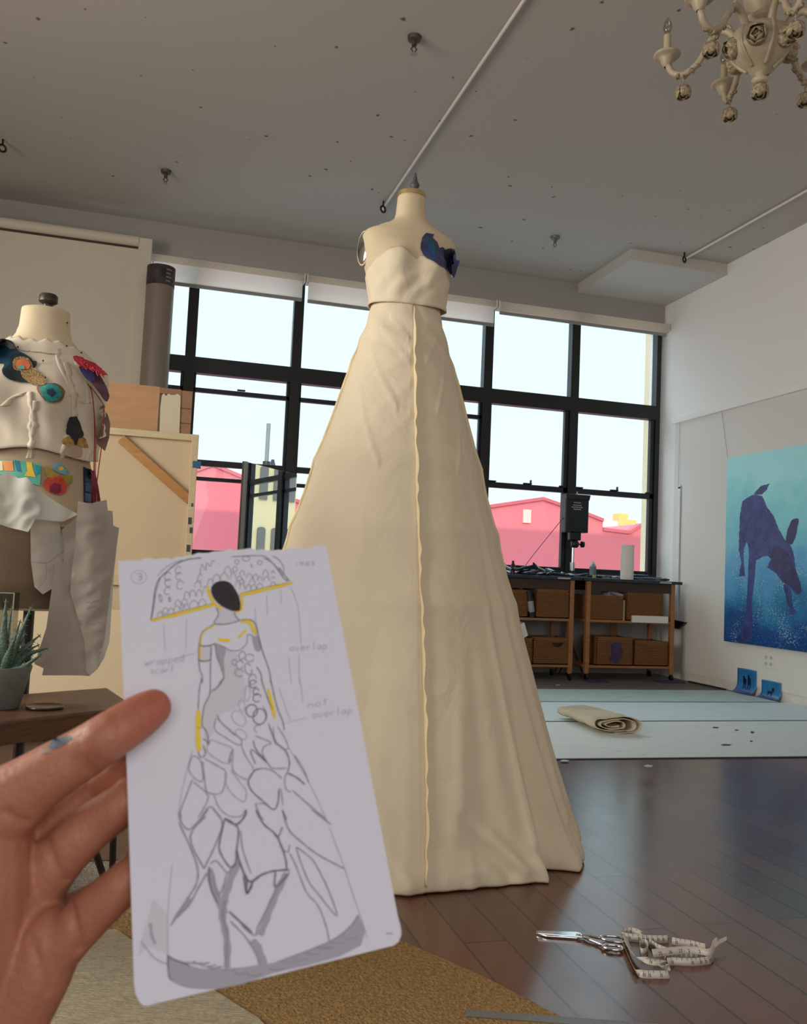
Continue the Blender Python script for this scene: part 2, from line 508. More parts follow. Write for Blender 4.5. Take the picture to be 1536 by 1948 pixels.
# ------------------------------------------------------------------ OUTSIDE
m_pink = M('pink_stucco', (196, 100, 108), .9)
m_pinktrim = M('pink_coping', (178, 82, 90), .9)
YO = 30.0
tops = [(-200, 900), (340, 905), (405, 882), (458, 904), (480, 925), (600, 962), (760, 990), (929, 962), (1033, 947), (1071, 960), (1117, 976), (1148, 988), (1147, 1005), (1178, 1009), (1198, 1011), (1219, 997), (1500, 1010)]
tp = [at(x, y, 1, YO) for x, y in tops]
pk = thing('pink_building', 'pink stucco building with a low gable across the street', 'building', (tp[0].x+8, YO, -8))
base = [Vector((tp[-1].x, YO, -8)), Vector((tp[0].x, YO, -8))]
mesh_obj('facade', MB().prism(tp+base, (0, 5, 0)), m_pink, pk)
cop = MB()
for a, b in zip(tp[:-1], tp[1:]):
    d = (b-a)
    if abs(d.x) < .05: continue
    cop.prism([a+Vector((0, -.08, -.09)), b+Vector((0, -.08, -.09)), b+Vector((0, -.08, .03)), a+Vector((0, -.08, .03))], (0, .4, 0))
mesh_obj('coping', cop, m_pinktrim, pk)
q = at(1003, 982, 1, YO-.05)
mesh_obj('patch', MB().box(q-Vector((.16, .02, .25)), q+Vector((.16, .05, .25))), M('pale_patch', (240, 170, 160), .9), pk)
# things on its roof
a = at(1178, 1003, 1, 34); b = at(1196, 977, 1, 34)
t = one('chimney', MB().box((a.x, 34, a.z-.04), (b.x, 34.6, b.z)).box((b.x, 34.05, a.z-.04), (b.x+.45, 34.6, b.z-.25)), M('ochre_brick', (236, 180, 110), .9), 'ochre brick chimney block on the pink building roof', 'chimney', bevel=.02)
a = at(1150, 1003, 1, 33); b = at(1178, 992, 1, 33)
one('roof_tank', MB().box((a.x, 33, a.z-.04), (b.x-.03, 33.9, b.z)), M('pale_roof_box', (244, 236, 214), .8), 'pale low box on the pink roof left of the chimney', 'roof box', bevel=.03)
# flue seen through the left bays
a = at(507, 884, 1, 27); b = at(513, 806, 1, 27)
fl = thing('flue_pipe', 'thin grey flue pipe rising beyond the window left of the gown', 'pipe', (a.x, 27, -2))
mesh_obj('pipe', MB().tube([(a.x, 27, -2), (a.x, 27, b.z)], .065, 12), M('galvanised_flue', (110, 116, 112), .6), fl, smooth=True)
mesh_obj('collar', MB().tube([(a.x, 27, a.z-.5), (a.x, 27, a.z+.1)], .12, 12), m_frame, fl, smooth=True)
one('vent_cap', MB().lathe((at(519, 880, 1, 28.5).x, 28.5, -2), [(.09, 0), (.09, at(519, 880, 1, 28.5).z+1.9), (.1, at(519, 880, 1, 28.5).z+1.9), (.05, at(519, 880, 1, 28.5).z+2.1)], 12), m_frame, 'small dark vent cap beside the flue pipe', 'vent', smooth=True)
# beige corner pier of the studio building itself, and storeys above that shade the street
p0, p1 = at(1225, 800, 1, 9.7).x, at(1244, 800, 1, 9.7).x
struct('trim_10', MB().box((p0, 9.3, -3), (p0+.5, 9.7, 9)), M('beige_stucco', (222, 204, 170), .9, bump=(6, .1)))
struct('wall_upper_storeys', MB().box((-40, -8, ZC+.32), (40, YW+.35, 10.6)), mw)
# yellow building down the street, the one the mirror shows
m_yel = M('yellow_stucco', (220, 200, 152), .9)
m_yel2 = M('dark_shutter', (108, 104, 98), .7)
yb_ = thing('yellow_building', 'pale yellow building with arched dark windows seen in the tall mirror', 'building', (26, 14, -8))
mesh_obj('facade', MB().box((26, 10.0, -8), (32, 40, 11)), m_yel, yb_)
def arch(yc, z0, h, w):
    n = 8
    pts = [Vector((26.02, yc-w, z0)), Vector((26.02, yc+w, z0))]
    for k in range(n+1):
        an = PI*k/n
        pts.append(Vector((26.02, yc+w*cos(an), z0+h+w*.6*sin(an))))
    f = mesh_obj('arched_window', MB().prism(pts, (-.08, 0, 0)), m_yel2, yb_)
for k in range(18):
    yc = 12.6+.60*k
    arch(yc, -1.0, 3.5, .17)
    arch(yc, 3.7, 1.25, .17)
mesh_obj('cornice', MB().box((25.8, 10, 5.9), (26, 40, 6.2)), M('cream_stone', (250, 240, 210), .9), yb_)

# ------------------------------------------------------------------ ceiling bits
def ring(x, y, label):
    t = thing('ceiling_eye_ring', label, 'hook', (x, y, ZC-.10), 'black eye rings on the ceiling')
    mesh_obj('ring', MB().torus((x, y, ZC-.075), .028, .009, Matrix.Rotation(R(90), 3, 'X') @ Matrix.Rotation(R(30), 3, 'Y')), m_black, t, smooth='all')
    mesh_obj('shank', MB().tube([(x, y, ZC), (x, y, ZC-.05)], .008, 8), m_black, t, smooth=True)
ring(1.775, 7.42, 'black eye ring in the ceiling beside the end of the conduit above the gown')
ring(4.915, 7.46, 'black eye ring in the ceiling by the boxed soffit on the right')
ring(-1.39, 7.43, 'black eye ring in the ceiling at the far left edge')
def sprinkler(x, y, label, mt):
    t = thing('ceiling_sprinkler', label, 'sprinkler', (x, y, ZC-.13), 'fire sprinklers on the ceiling')
    mesh_obj('escutcheon', MB().lathe((x, y, ZC-.03), [(.02, 0), (.04, .006), (.045, .03)], 16), mt, t, smooth=True)
    mesh_obj('frame', MB().tube([(x, y, ZC-.02), (x, y, ZC-.06)], .016, 10).tube([(x, y, ZC-.06), (x-.018, y, ZC-.08), (x, y, ZC-.11)], .005, 6).tube([(x, y, ZC-.06), (x+.018, y, ZC-.08), (x, y, ZC-.11)], .005, 6), mt, t, smooth=True)
    mesh_obj('deflector', MB().lathe((x, y, ZC-.115), [(.022, 0), (.022, .004)], 14), m_bar, t)
m_spr = M('dusty_brass', (90, 84, 74), .5, .5)
sprinkler(1.35, 5.02, 'dark sprinkler head on the ceiling left of the conduit', m_spr)
sprinkler(-.12, 7.52, 'dark sprinkler head above the cream panel and left blind', m_spr)
sprinkler(3.55, 7.58, 'grey sprinkler head on the ceiling right of the gown', M('grey_sprinkler', (120, 118, 112), .5, .5))
# ================================================================== BIG GOWN ON ITS FORM
GX, GY = .905, 3.3
def gauss(x, w): return exp(-(x/w)**2)
def adiff(a, b): return (a-b+PI) % (2*PI)-PI
def interp(z, tab):
    """smooth table lookup, tab = [(z, v), ...] rising z"""
    if z <= tab[0][0]: return tab[0][1]
    for (z0, v0), (z1, v1) in zip(tab[:-1], tab[1:]):
        if z <= z1:
            t = (z-z0)/(z1-z0); t = t*t*(3-2*t)*.6+t*.4
            return v0+(v1-v0)*t
    return tab[-1][1]
HW1 = [(1.95, .142), (2.06, .138), (2.14, .155), (2.22, .178), (2.29, .188), (2.335, .193), (2.355, .182), (2.378, .135), (2.40, .088), (2.42, .066), (2.45, .059), (2.515, .055)]
HD1 = [(1.95, .105), (2.06, .100), (2.14, .108), (2.22, .118), (2.29, .108), (2.34, .088), (2.37, .075), (2.40, .066), (2.42, .060), (2.45, .056), (2.515, .054)]
def torso1(th, z):
    a, b = interp(z, HW1), interp(z, HD1)
    c, s = cos(th), sin(th)
    p = 2.35
    r = (abs(c/a)**p+abs(s/b)**p)**(-1/p)
    for t0 in (-PI/2-.52, -PI/2+.52):
        r += .034*gauss(adiff(th, t0), .36)*gauss(z-2.205, .062)
    return r
def body_mesh(fn, cx, cy, zs, n=96, cap=True):
    mb = MB()
    m = len(zs)
    for z in zs:
        for k in range(n):
            th = 2*PI*k/n
            r = fn(th, z)
            mb.v.append(Vector((cx+r*cos(th), cy+r*sin(th), z)))
    for i in range(m-1):
        for k in range(n):
            k2 = (k+1) % n
            mb.f.append((i*n+k, i*n+k2, (i+1)*n+k2, (i+1)*n+k))
    if cap:
        mb.f.append(tuple(reversed(range(n)))); mb.f.append(tuple((m-1)*n+k for k in range(n)))
    return mb
def frange(a, b, n): return [a+(b-a)*i/(n-1) for i in range(n)]
def wr(p, sc): return noise.noise(Vector(p)*sc)

f1 = thing('dress_form', 'tall linen dress form with grey finial wearing the long calico gown', 'dress form', (GX, GY, 0))
mbT = body_mesh(torso1, GX, GY, frange(1.96, 2.515, 70))
mesh_obj('torso', mbT, m_linen, f1, smooth='all')
mesh_obj('neck_cap', MB().lathe((GX, GY, 2.515), [(.053, 0), (.058, .003), (.058, .018), (.053, .022)], 32), m_brass, f1, smooth=True)
mesh_obj('finial', MB().lathe((GX+.012, GY, 2.535), [(.017, 0), (.018, .015), (.012, .022), (.016, .028), (.020, .036), (.017, .044), (.010, .055), (.0085, .07), (.005, .076), (.006, .082), (.003, .09)], 20), m_iron, f1, smooth=True)
mesh_obj('stand_pole', MB().tube([(GX, GY, .03), (GX, GY, 1.97)], .016, 12), m_iron, f1, smooth=True)
mesh_obj('stand_base', MB().lathe((GX, GY, 0), [(.22, 0), (.22, .02), (.05, .05), (.03, .08)], 28), m_iron, f1, smooth=True)
# polished arm plates with a dark screw boss
for sgn, th in ((-1, PI-.12), (1, .12)):
    zc = 2.285
    r = torso1(th, zc)
    c = Vector((GX+r*cos(th)*1.0, GY+r*sin(th)-.012, zc))
    Mx = Matrix.Rotation(th+(.5 if sgn < 0 else -.5), 3, 'Z') @ Matrix.Rotation(R(90), 3, 'Y')
    pl = MB().ball(c, 1, 24, 12, (.068, .040, .012), Mx)
    ap = mesh_obj('arm_plate', pl, m_chrome, f1, smooth='all')
    mesh_obj('rim', MB().torus(c, 1, .06, Matrix.Diagonal((1, 1, 1)).to_3x3() @ Mx @ Matrix.Diagonal((.068, .040, .05)).to_3x3(), n=28, m=6), m_linen, ap, smooth='all')
# ---- calico skirt
HOOPS = [1.43, 1.165, .90]
FOLDS = [  # angle, width, amplitude, power of growth toward the hem
    (R(-43), .035, .060, 3.2), (R(-48), .06, -.050, 3.0), (R(-56), .045, .045, 6), (R(-64), .10, .020, 7), (R(-33), .045, .050, 3.0), (R(-28), .05, -.040, 2.6),
    (R(-76), .06, -.012, 6), (R(-98), .07, .016, 6), (R(-112), .10, -.015, 4), (R(-125), .10, .02, 3), (R(-145), .12, -.02, 3), (R(-18), .06, .026, 3.5), (R(-8), .05, -.020, 3)]
DENTS = [(R(a), b, R(c), d, e, f) for a, b, c, d, e, f in (  # soft ridges and hollows: start angle, height, end angle, height, depth, width
    (-80, .20, -65, .04, -.030, .030), (-76, .20, -62, .05, .026, .022), (-70, .22, -60, .07, -.018, .020), (-50, .20, -46.5, .03, .020, .016), (-53, .22, -48.5, .03, -.022, .020),
    (-103, .12, -97, .03, .018, .018), (-108, .10, -104, .03, -.014, .018), (-54, .90, -56, .12, .016, .020), (-50, .95, -52, .14, -.016, .020), (-35, .92, -36, .16, .016, .020), (-75, .62, -82, .18, .010, .035), (-68, .70, -72, .2, -.012, .04),
    (-140, 1.95, -98, 1.80, .007, .012), (-130, 1.99, -100, 1.90, .006, .010), (-46, 1.95, -80, 1.80, .006, .012), (-40, 1.88, -70, 1.62, .006, .014), (-150, 1.86, -110, 1.62, .006, .014), (-60, 1.99, -84, 1.90, .005, .010), (-30, 1.75, -58, 1.40, .006, .016), (-150, 1.70, -120, 1.40, .006, .016))]
def skirt(th, z):
    t = max(0, min(1, (2.055-z)/2.055))
    a = .136+.615*t**1.04
    s, c = sin(th), cos(th)
    b = (.110+.535*t) if s < 0 else (.112+.74*t)
    r = 1/math.sqrt((c/a)**2+(s/b)**2)
    r += .055*t**7*gauss(adiff(th, R(-39)), .10)+.02*t**9*gauss(adiff(th, R(-58)), .10)
    for t0, w, am, pw in FOLDS:
        r += am*t**pw*exp(-abs(adiff(th, t0))/w*1.1)
    for h in HOOPS:
        r += .010*exp(-abs(z-h)/.045)
    x, y = r*c, r*s
    up = gauss(z-1.93, .12)
    r += .0035*up*sin(6*th+z*60+2*wr((x, y, z), 9))
    r += (.004+.012*t**4)*wr((x*1.1, y*1.1, z*.35), 5)
    # soft puckers rising from the hem
    r += .034*exp(-z/.16)*max(0, wr((th*3.0-z*.8, 0, z*1.0), 2.6))*(1 if -1.4 < adiff(th, 0) < -.5 else .5)
    # diagonal drag lines near the waist
    dd = adiff(th, -PI/2)
    for zz0, sl, am in ((1.86, .55, .006), (1.74, .75, .005), (1.62, .9, .004)):
        for sg in (1, -1):
            r += am*exp(-abs(z-(zz0-sl*abs(dd-.0)*.30))/.02)*(1 if dd*sg > .12 and abs(dd) < 1.3 else 0)*(1-abs(dd)/1.3)
    r += .006*exp(-((z-.05)/.04)**2)-.012*exp(-z/.010)
    for (ta, za, tb, zb, am, wdt) in DENTS:
        ua, va, ub, vb = ta*.7, za, tb*.7, zb
        uu, vv = adiff(th, 0)*.7, z
        dx, dz = ub-ua, vb-va
        k_ = max(0, min(1, ((uu-ua)*dx+(vv-va)*dz)/(dx*dx+dz*dz)))
        ds = math.hypot(uu-ua-k_*dx, vv-va-k_*dz)
        if ds < wdt*3: r += am*exp(-(ds/wdt)**2)*(.35+.65*k_)
    # the left panel laps over the right along the centre front
    r += .006*(1 if -PI < adiff(th, R(-93)) < 0 else 0)
    return r
sk = thing('calico_gown_skirt', 'floor-length cream calico A-line skirt with a ruffled centre front seam', 'gown', (GX, GY, 0))
zs = [.004+(2.065-.004)*(i/150)**1.1 for i in range(151)]
mbS = body_mesh(skirt, GX, GY, zs, n=300, cap=False)
mesh_obj('skirt', mbS, m_muslin, sk, smooth='all', solid=.0015, recalc=True)
bvhS = BVHTree.FromPolygons(mbS.v, mbS.f)
def ribbon(fn, th_of, zs, out, wave, mat, name, parent, off=.002, tang=0):
    mb = MB()
    for i, z in enumerate(zs):
        th = th_of(z); r = fn(th, z)
        n = Vector((cos(th), sin(th), .12)); tg = Vector((-sin(th), cos(th), 0))
        p = Vector((GX+r*cos(th), GY+r*sin(th), z))-n*.003
        out_ = out*min(1, .15+i/14)
        w = wave*sin(i*.9+1.3*sin(i*.37))+wave*.6*sin(i*.31)
        mb.v += [p, p+n*(out_*.6)+tg*(tang*.5+w*.5), p+n*out_+tg*(tang+w)]
    for i in range(len(zs)-1):
        for j in (0, 1):
            mb.f.append((3*i+j, 3*i+j+1, 3*i+j+4, 3*i+j+3))
    return mesh_obj(name, mb, mat, parent, smooth='all', solid=.0016)
ribbon(skirt, lambda z: R(-93)+.02*sin(z*3), [2.04-.0145*i for i in range(140)], .020, .0035, m_muslin_edge, 'front_seam', sk, tang=.006)
ribbon(skirt, lambda z: R(169), [2.0-.0145*i for i in range(137)], .014, .003, m_muslin_edge, 'side_seam', sk)
ribbon(skirt, lambda z: R(-11), [1.95-.0145*i for i in range(120)], .016, .003, m_muslin_edge, 'side_seam', sk)
# turned-up tucks at the hem
for th, w in ():
    r = skirt(th, .02)
    c = Vector((GX+(r+.004)*cos(th), GY+(r+.004)*sin(th), .0))
    tg = Vector((-sin(th), cos(th), 0)); n = Vector((cos(th), sin(th), 0))
    mb = MB().grid(lambda u, v: c+tg*(w*(u-.5)*2)+n*(.016*sin(PI*u)*(1-.7*v))+Vector((0, 0, .002+.028*v*(.5+.5*sin(PI*u)))), 9, 6)
    mesh_obj('hem_tuck', mb, m_muslin, sk, smooth='all', solid=.0015)

# ---- strapless bodice
TOPL = [(0, 2.222), (.2, 2.236), (.46, 2.262), (.75, 2.252), (1.0, 2.228), (1.3, 2.195), (1.7, 2.17), (3.2, 2.15)]
TOPR = [(0, 2.222), (.14, 2.238), (.4, 2.226), (.7, 2.204), (1.0, 2.18), (1.4, 2.165), (2.0, 2.155), (3.2, 2.15)]
def bod_top(th):
    d = adiff(th, -PI/2)
    return interp(abs(d), TOPR if d > 0 else TOPL)
def bod_bot(th): return 2.055-.012*cos(th+PI/2)
def bod(th, z):
    r = max(torso1(th, z), torso1(th, z)*.75+.25*torso1(th, min(z+.05, 2.21)))+.006
    r += .012*exp(-max(0, z-2.05)/.03)+.01*gauss(z-2.1, .045)*max(0, -sin(th))
    x, y = r*cos(th), r*sin(th)
    r += .004*wr((x+3, y, z*.6), 22)+.003*sin(10*th-z*70)*gauss(z-2.12, .05)*max(0, -sin(th))
    return r
bd = thing('calico_bodice', 'strapless cream calico bodice with a sweetheart neckline above the gown skirt', 'bodice', (GX, GY, 2.05))
mb = MB()
n, m = 160, 30
for k in range(n):
    th = 2*PI*k/n
    z0, z1 = bod_bot(th), bod_top(th)
    for j in range(m):
        z = z0+(z1-z0)*j/(m-1)
        r = bod(th, z)-(.004 if j == m-1 else 0)
        mb.v.append(Vector((GX+r*cos(th), GY+r*sin(th), z)))
for k in range(n):
    k2 = (k+1) % n
    for j in range(m-1): mb.f.append((k*m+j, k2*m+j, k2*m+j+1, k*m+j+1))
mesh_obj('bodice', mb, m_muslin, bd, smooth='all', solid=.002)
mbB = mb
hm = MB()
for k in range(n):
    th = 2*PI*k/n; z = bod_bot(th)
    for dz, dr in ((0, -.001), (.0, .0025), (.016, .0025), (.018, .0)):
        r = bod(th, z+dz)+dr
        hm.v.append(Vector((GX+r*cos(th), GY+r*sin(th), z+dz)))
for k in range(n):
    k2 = (k+1) % n
    for j in range(3): hm.f.append((k*4+j, k2*4+j, k2*4+j+1, k*4+j+1))
mesh_obj('hem_band', hm, m_muslin, bd, smooth='all')

def crm(pts, k=6):
    """Catmull-Rom through 2D or 3D points"""
    pts = [Vector(p) for p in pts]
    if len(pts) < 3: return [pts[0].lerp(pts[-1], i/k) for i in range(k+1)]
    out = []
    for i in range(len(pts)-1):
        p0 = pts[max(i-1, 0)]; p1 = pts[i]; p2 = pts[i+1]; p3 = pts[min(i+2, len(pts)-1)]
        for j in range(k):
            t = j/k
            out.append(.5*((2*p1)+(p2-p0)*t+(2*p0-5*p1+4*p2-p3)*t*t+(3*p1-p0-3*p2+p3)*t**3))
    out.append(pts[-1])
    return out
# ---- patches laid on a body: outline in the photograph projected on the mesh
def patch_mb(bvh, outline, off, step=4.0, plane=None, jitter=0, smooth_out=False):
    pts = [Vector((x, y)) for x, y in outline]
    if jitter and 6 <= len(pts) <= 20:
        n_ = len(pts); w_ = [pts[-1]]+pts+[pts[0], pts[1]]
        pts = [v for v in crm(w_, 4)[4:4+4*n_]]
    if jitter:
        q = []
        for i, a in enumerate(pts):
            b = pts[(i+1) % len(pts)]
            k = max(1, int((b-a).length/3))
            for j in range(k): q.append(a.lerp(b, j/k)+Vector((random.uniform(-1, 1), random.uniform(-1, 1)))*jitter)
        pts = q
    else:
        q = []
        for i, a in enumerate(pts):
            b = pts[(i+1) % len(pts)]
            k = max(1, int((b-a).length/(step*1.5)))
            for j in range(k): q.append(a.lerp(b, j/k))
        pts = q
    nb = len(pts)
    xs = [p.x for p in pts]; ys = [p.y for p in pts]
    def inside(x, y):
        r = False; j = nb-1
        for i in range(nb):
            if (pts[i].y > y) != (pts[j].y > y) and x < (pts[j].x-pts[i].x)*(y-pts[i].y)/(pts[j].y-pts[i].y)+pts[i].x: r = not r
            j = i
        return r
    ins = []
    y = min(ys)+step/2
    while y < max(ys):
        x = min(xs)+step/2
        while x < max(xs):
            if inside(x, y): ins.append(Vector((x, y)))
            x += step
        y += step
    allp = pts+ins
    vs, es, fs, *_ = delaunay_2d_cdt(allp, [(i, (i+1) % nb) for i in range(nb)], [], 1, 1e-5)
    mb = MB()
    last = None; hits = []
    for p in vs:
        d = ray(p.x, p.y).normalized()
        h = None
        if bvh is not None:
            for b in (bvh if isinstance(bvh, list) else [bvh]):
                loc, nn, idx, dist = b.ray_cast(CAM, d)
                if loc is not None and (h is None or dist < h): h = dist
        hits.append((d, h))
    ok = [h for d, h in hits if h is not None]
    dflt = sorted(ok)[len(ok)//2] if ok else 2.0
    for (d, h) in hits:
        if plane is not None: mb.v.append(plane(d)-d*off)
        else: mb.v.append(CAM+d*((h if h is not None else dflt)-off))
    for f in fs:
        mb.f.append(tuple(f))
    # make faces point to the camera
    for i, f in enumerate(mb.f):
        a, b, c = [mb.v[k] for k in f[:3]]
        if (b-a).cross(c-a).dot(CAM-a) < 0: mb.f[i] = tuple(reversed(f))
    return mb
bvhT = BVHTree.FromPolygons(mbT.v, mbT.f); bvhB = BVHTree.FromPolygons(mbB.v, mbB.f)
m_pea = M('peacock_satin', (26, 38, 92), .45, var=(22, .5), sheen=.3)
m_pea2 = M('peacock_green', (24, 96, 92), .4, var=(30, .4))
m_pea3 = M('peacock_dark', (20, 22, 44), .5, var=(30, .4))
ap = thing('feather_applique', 'dark blue peacock feather applique across the gown bust and shoulder', 'applique', (1.03, GY-.12, 2.2))
o1 = [(801, 463), (804, 452), (811, 443), (818, 444), (826, 446), (824, 452), (833, 462), (836, 472), (843, 470), (847, 474), (852, 479), (858, 477), (865, 473), (867, 482), (868, 493), (872, 496), (875, 494), (873, 505), (870, 512), (864, 529), (853, 514), (838, 505), (826, 497), (814, 491), (806, 484), (801, 474)]
mesh_obj('feather_base', patch_mb([bvhT, bvhB], o1, .010, 3, jitter=.4), m_pea, ap, solid=.002)
mesh_obj('feather_eye', patch_mb([bvhT, bvhB], [(814, 449), (822, 458), (829, 471), (830, 482), (822, 484), (815, 472), (811, 460)], .013, 3), m_pea2, ap)
mesh_obj('feather_shaft', patch_mb([bvhT, bvhB], [(812, 452), (816, 458), (826, 480), (832, 492), (828, 493), (818, 478)], .0145, 3), M('peacock_teal', (30, 80, 140), .4), ap)
mesh_obj('feather_tail', patch_mb([bvhT, bvhB], [(846, 476), (864, 475), (866, 492), (872, 498), (864, 526), (852, 511), (846, 500)], .013, 3, jitter=.5), m_pea3, ap)

# ================================================================== SMALL FORM ON THE LEFT
K2 = 1.295   # size factor of the smaller form
HX, HY = -.288*K2, 2.2*K2
HW2 = [(.88, .125), (.95, .155), (1.05, .165), (1.15, .145), (1.235, .118), (1.30, .130), (1.38, .138), (1.42, .143), (1.445, .137), (1.475, .105), (1.50, .078), (1.522, .062), (1.545, .056), (1.60, .053)]
HD2 = [(.88, .10), (.95, .12), (1.05, .13), (1.15, .115), (1.235, .095), (1.30, .105), (1.38, .118), (1.44, .10), (1.48, .08), (1.508, .066), (1.522, .060), (1.56, .053), (1.60, .052)]
def torso2u(th, z):
    a, b = interp(z, HW2), interp(z, HD2)
    c, s = cos(th), sin(th); p = 2.3
    r = (abs(c/a)**p+abs(s/b)**p)**(-1/p)
    for t0 in (-PI/2-.2-.5, -PI/2-.2+.5):
        r += .030*gauss(adiff(th, t0), .36)*gauss(z-1.365, .06)
    return r
def zk(z): return 1+(z-1)*K2
def uz(z): return 1+(z-1)/K2
def torso2(th, z): return torso2u(th, uz(z))*K2
f2 = thing('dress_form', 'smaller linen dress form at the left with round dark cap and white mock-up jacket', 'dress form', (HX, HY, 0))
mbT2 = body_mesh(torso2, HX, HY, frange(zk(.88), zk(1.585), 80))
mesh_obj('torso', mbT2, m_linen, f2, smooth='all')
m_knob = M('dark_bronze', (70, 62, 54), .4, .5)
mesh_obj('neck_cap', MB().lathe((HX, HY, zk(1.583)), [(.050*K2, 0), (.052*K2, .001), (.052*K2, .004), (.03*K2, .006)], 28), m_linen, f2, smooth=True)
mesh_obj('cap_knob', MB().lathe((HX+.004, HY, zk(1.588)), [(r_*K2, z_*K2) for r_, z_ in ((.012, 0), (.011, .014), (.018, .018), (.0215, .021), (.0215, .034), (.018, .039), (.008, .041))], 24), m_knob, f2, smooth=True)
mesh_obj('stand_pole', MB().tube([(HX+.015, HY, .02), (HX+.015, HY, .90)], .016, 12), m_black, f2, smooth=True)
lb = MB()
for k in range(4):
    a = PI/4+k*PI/2
    lb.tube([(HX, HY, .14), (HX+.22*cos(a), HY+.22*sin(a), .03)], .012, 8)
mesh_obj('stand_base', lb, m_black, f2, smooth=True)
m_brown = M('brown_hem_felt', (104, 88, 68), .9, var=(12, .12))
mesh_obj('hip_cover', body_mesh(lambda th, z: torso2(th, z)+.004, HX, HY, frange(zk(.885), zk(1.07), 14), cap=False), m_brown, f2, smooth='all')
m_form2 = M('form_calico', (176, 156, 128), .85, bump=(400, .05))
mesh_obj('waist_band', body_mesh(lambda th, z: torso2(th, z)+.0045, HX, HY, frange(zk(1.07), zk(1.245), 14), cap=False), m_form2, f2, smooth='all')
# ---- mock-up jacket
m_jac = M('white_toile', (216, 206, 186), .85, bump=(300, .05), var=(10, .04), trans=.05)
def jacket(th, z):
    r = torso2(th, z)+.012+.015*gauss(z-zk(1.235), .06)
    r += .004*wr((cos(th)*r*1.0, sin(th)*r, z*.5), 26)+.003*sin(9*th+z*50)*gauss(z-zk(1.3), .10)
    return r
jk = thing('mock_up_jacket', 'white toile jacket with raw seams pinned on the left dress form', 'jacket', (HX, HY, zk(1.24)))
n, m = 150, 40
mb = MB()
for k in range(n):
    th = 2*PI*k/n
    z0 = zk(1.236+.008*sin(3*th)); z1 = zk(1.494+.004*sin(5*th+1)+.003*sin(17*th)+.006*max(0, cos(th+2.2)))
    for j in range(m):
        z = z0+(z1-z0)*j/(m-1)
        r = jacket(th, z)
        mb.v.append(Vector((HX+r*cos(th), HY+r*sin(th), z)))
for k in range(n):
    k2 = (k+1) % n
    for j in range(m-1): mb.f.append((k*m+j, k2*m+j, k2*m+j+1, k*m+j+1))
mesh_obj('shell', mb, m_jac, jk, smooth='all', solid=.0015)
mbJ = mb
bvhJ = BVHTree.FromPolygons(mbJ.v, mbJ.f); bvhT2 = BVHTree.FromPolygons(mbT2.v, mbT2.f)
BJ = [bvhJ, bvhT2]
def hit(px, py, off=0, bv=None):
    d = ray(px, py).normalized(); best = None
    for b in (bv or BJ):
        l, _, _, ds = b.ray_cast(CAM, d)
        if l is not None and (best is None or ds < best): best = ds
    if best is None: best = 2.13*K2
    return CAM+d*(best-off)
# raw seam flaps standing off the jacket
def flap(pxs, wpx, lift, name='seam_flap'):
    q = crm(pxs, 8); mb = MB()
    for i, p in enumerate(q):
        w = wpx*(1+.25*sin(i*.8)+.2*sin(i*2.1))
        mb.v += [hit(p.x, p.y, .0005), hit(p.x+w*.3, p.y, lift*.35), hit(p.x+w*1.15, p.y, lift*.18)]
    for i in range(len(q)-1):
        for j in (0, 1): mb.f.append((3*i+j, 3*i+j+1, 3*i+j+4, 3*i+j+3))
    mesh_obj(name, mb, m_jac, jk, smooth='all', solid=.0014)
flap([(60, 762), (58, 800), (56, 840), (48, 872)], 9, .022)
flap([(62, 745), (64, 800), (63, 845), (62, 872)], -8, .020)
flap([(118, 690), (132, 740), (135, 790), (122, 830), (112, 874)], 10, .012)
flap([(104, 662), (108, 690), (122, 720), (134, 755)], 8, .010)
flap([(140, 688), (160, 730), (164, 766), (150, 764)], 7, .010)
flap([(0, 772), (20, 755), (42, 746)], 12, .014)
flap([(186, 770), (190, 820), (172, 850), (160, 876)], 9, .012)
cl = [(28, 652), (36, 648), (60, 655), (84, 660), (104, 660), (110, 672), (96, 672), (60, 668), (34, 664)]
mesh_obj('collar_edge', patch_mb(BJ, cl, .006, 4, jitter=.8), m_jac, jk, solid=.0012)
mesh_obj('open_side', patch_mb(BJ, [(128, 832), (156, 850), (158, 862), (150, 882), (118, 878), (116, 858)], .004, 4), m_form2, jk)

def pmat(name, col, var=None, rough=.7): return M(name, col, rough, var=var)
m_teal = pmat('dark_teal_satin', (10, 62, 84), (18, .5), .5); m_tealdk = pmat('blackened_teal', (14, 34, 40), (20, .4))
t = thing('shoulder_patch', 'dark teal satin patch pinned on the left form shoulder at the frame edge', 'patch', hit(20, 690))
mesh_obj('patch', patch_mb(BJ, [(-30, 648), (16, 646), (30, 660), (36, 668), (58, 680), (62, 690), (70, 688), (66, 698), (40, 700), (44, 722), (52, 727), (20, 722), (4, 708), (8, 694), (0, 690), (-30, 690)], .008, 4, jitter=.5), m_teal, t, solid=.002)
mesh_obj('dark_fold', patch_mb(BJ, [(22, 676), (40, 672), (60, 684), (70, 689), (60, 700), (42, 702), (50, 726), (20, 722), (6, 706), (18, 692)], .011, 4, jitter=.4), m_tealdk, t)
mesh_obj('silver_trim', patch_mb(BJ, [(-20, 650), (16, 650), (30, 662), (22, 664), (4, 656), (-20, 660)], .012, 3, jitter=.8), pmat('silver_lace', (110, 112, 108), (60, .5)), t)
m_gold = M('gold_bead', (150, 120, 78), .45, .3, bump=(260, .8), var=(170, .5))
t = thing('beaded_flower', 'orange and turquoise flower with gold bead edging on the left form chest', 'applique', hit(45, 705))
mesh_obj('bead_rim', patch_mb(BJ, [(24, 690), (30, 681), (42, 679), (54, 682), (62, 694), (62, 702), (50, 706), (40, 706), (28, 702)], .014, 3, jitter=.5), m_gold, t, solid=.003)
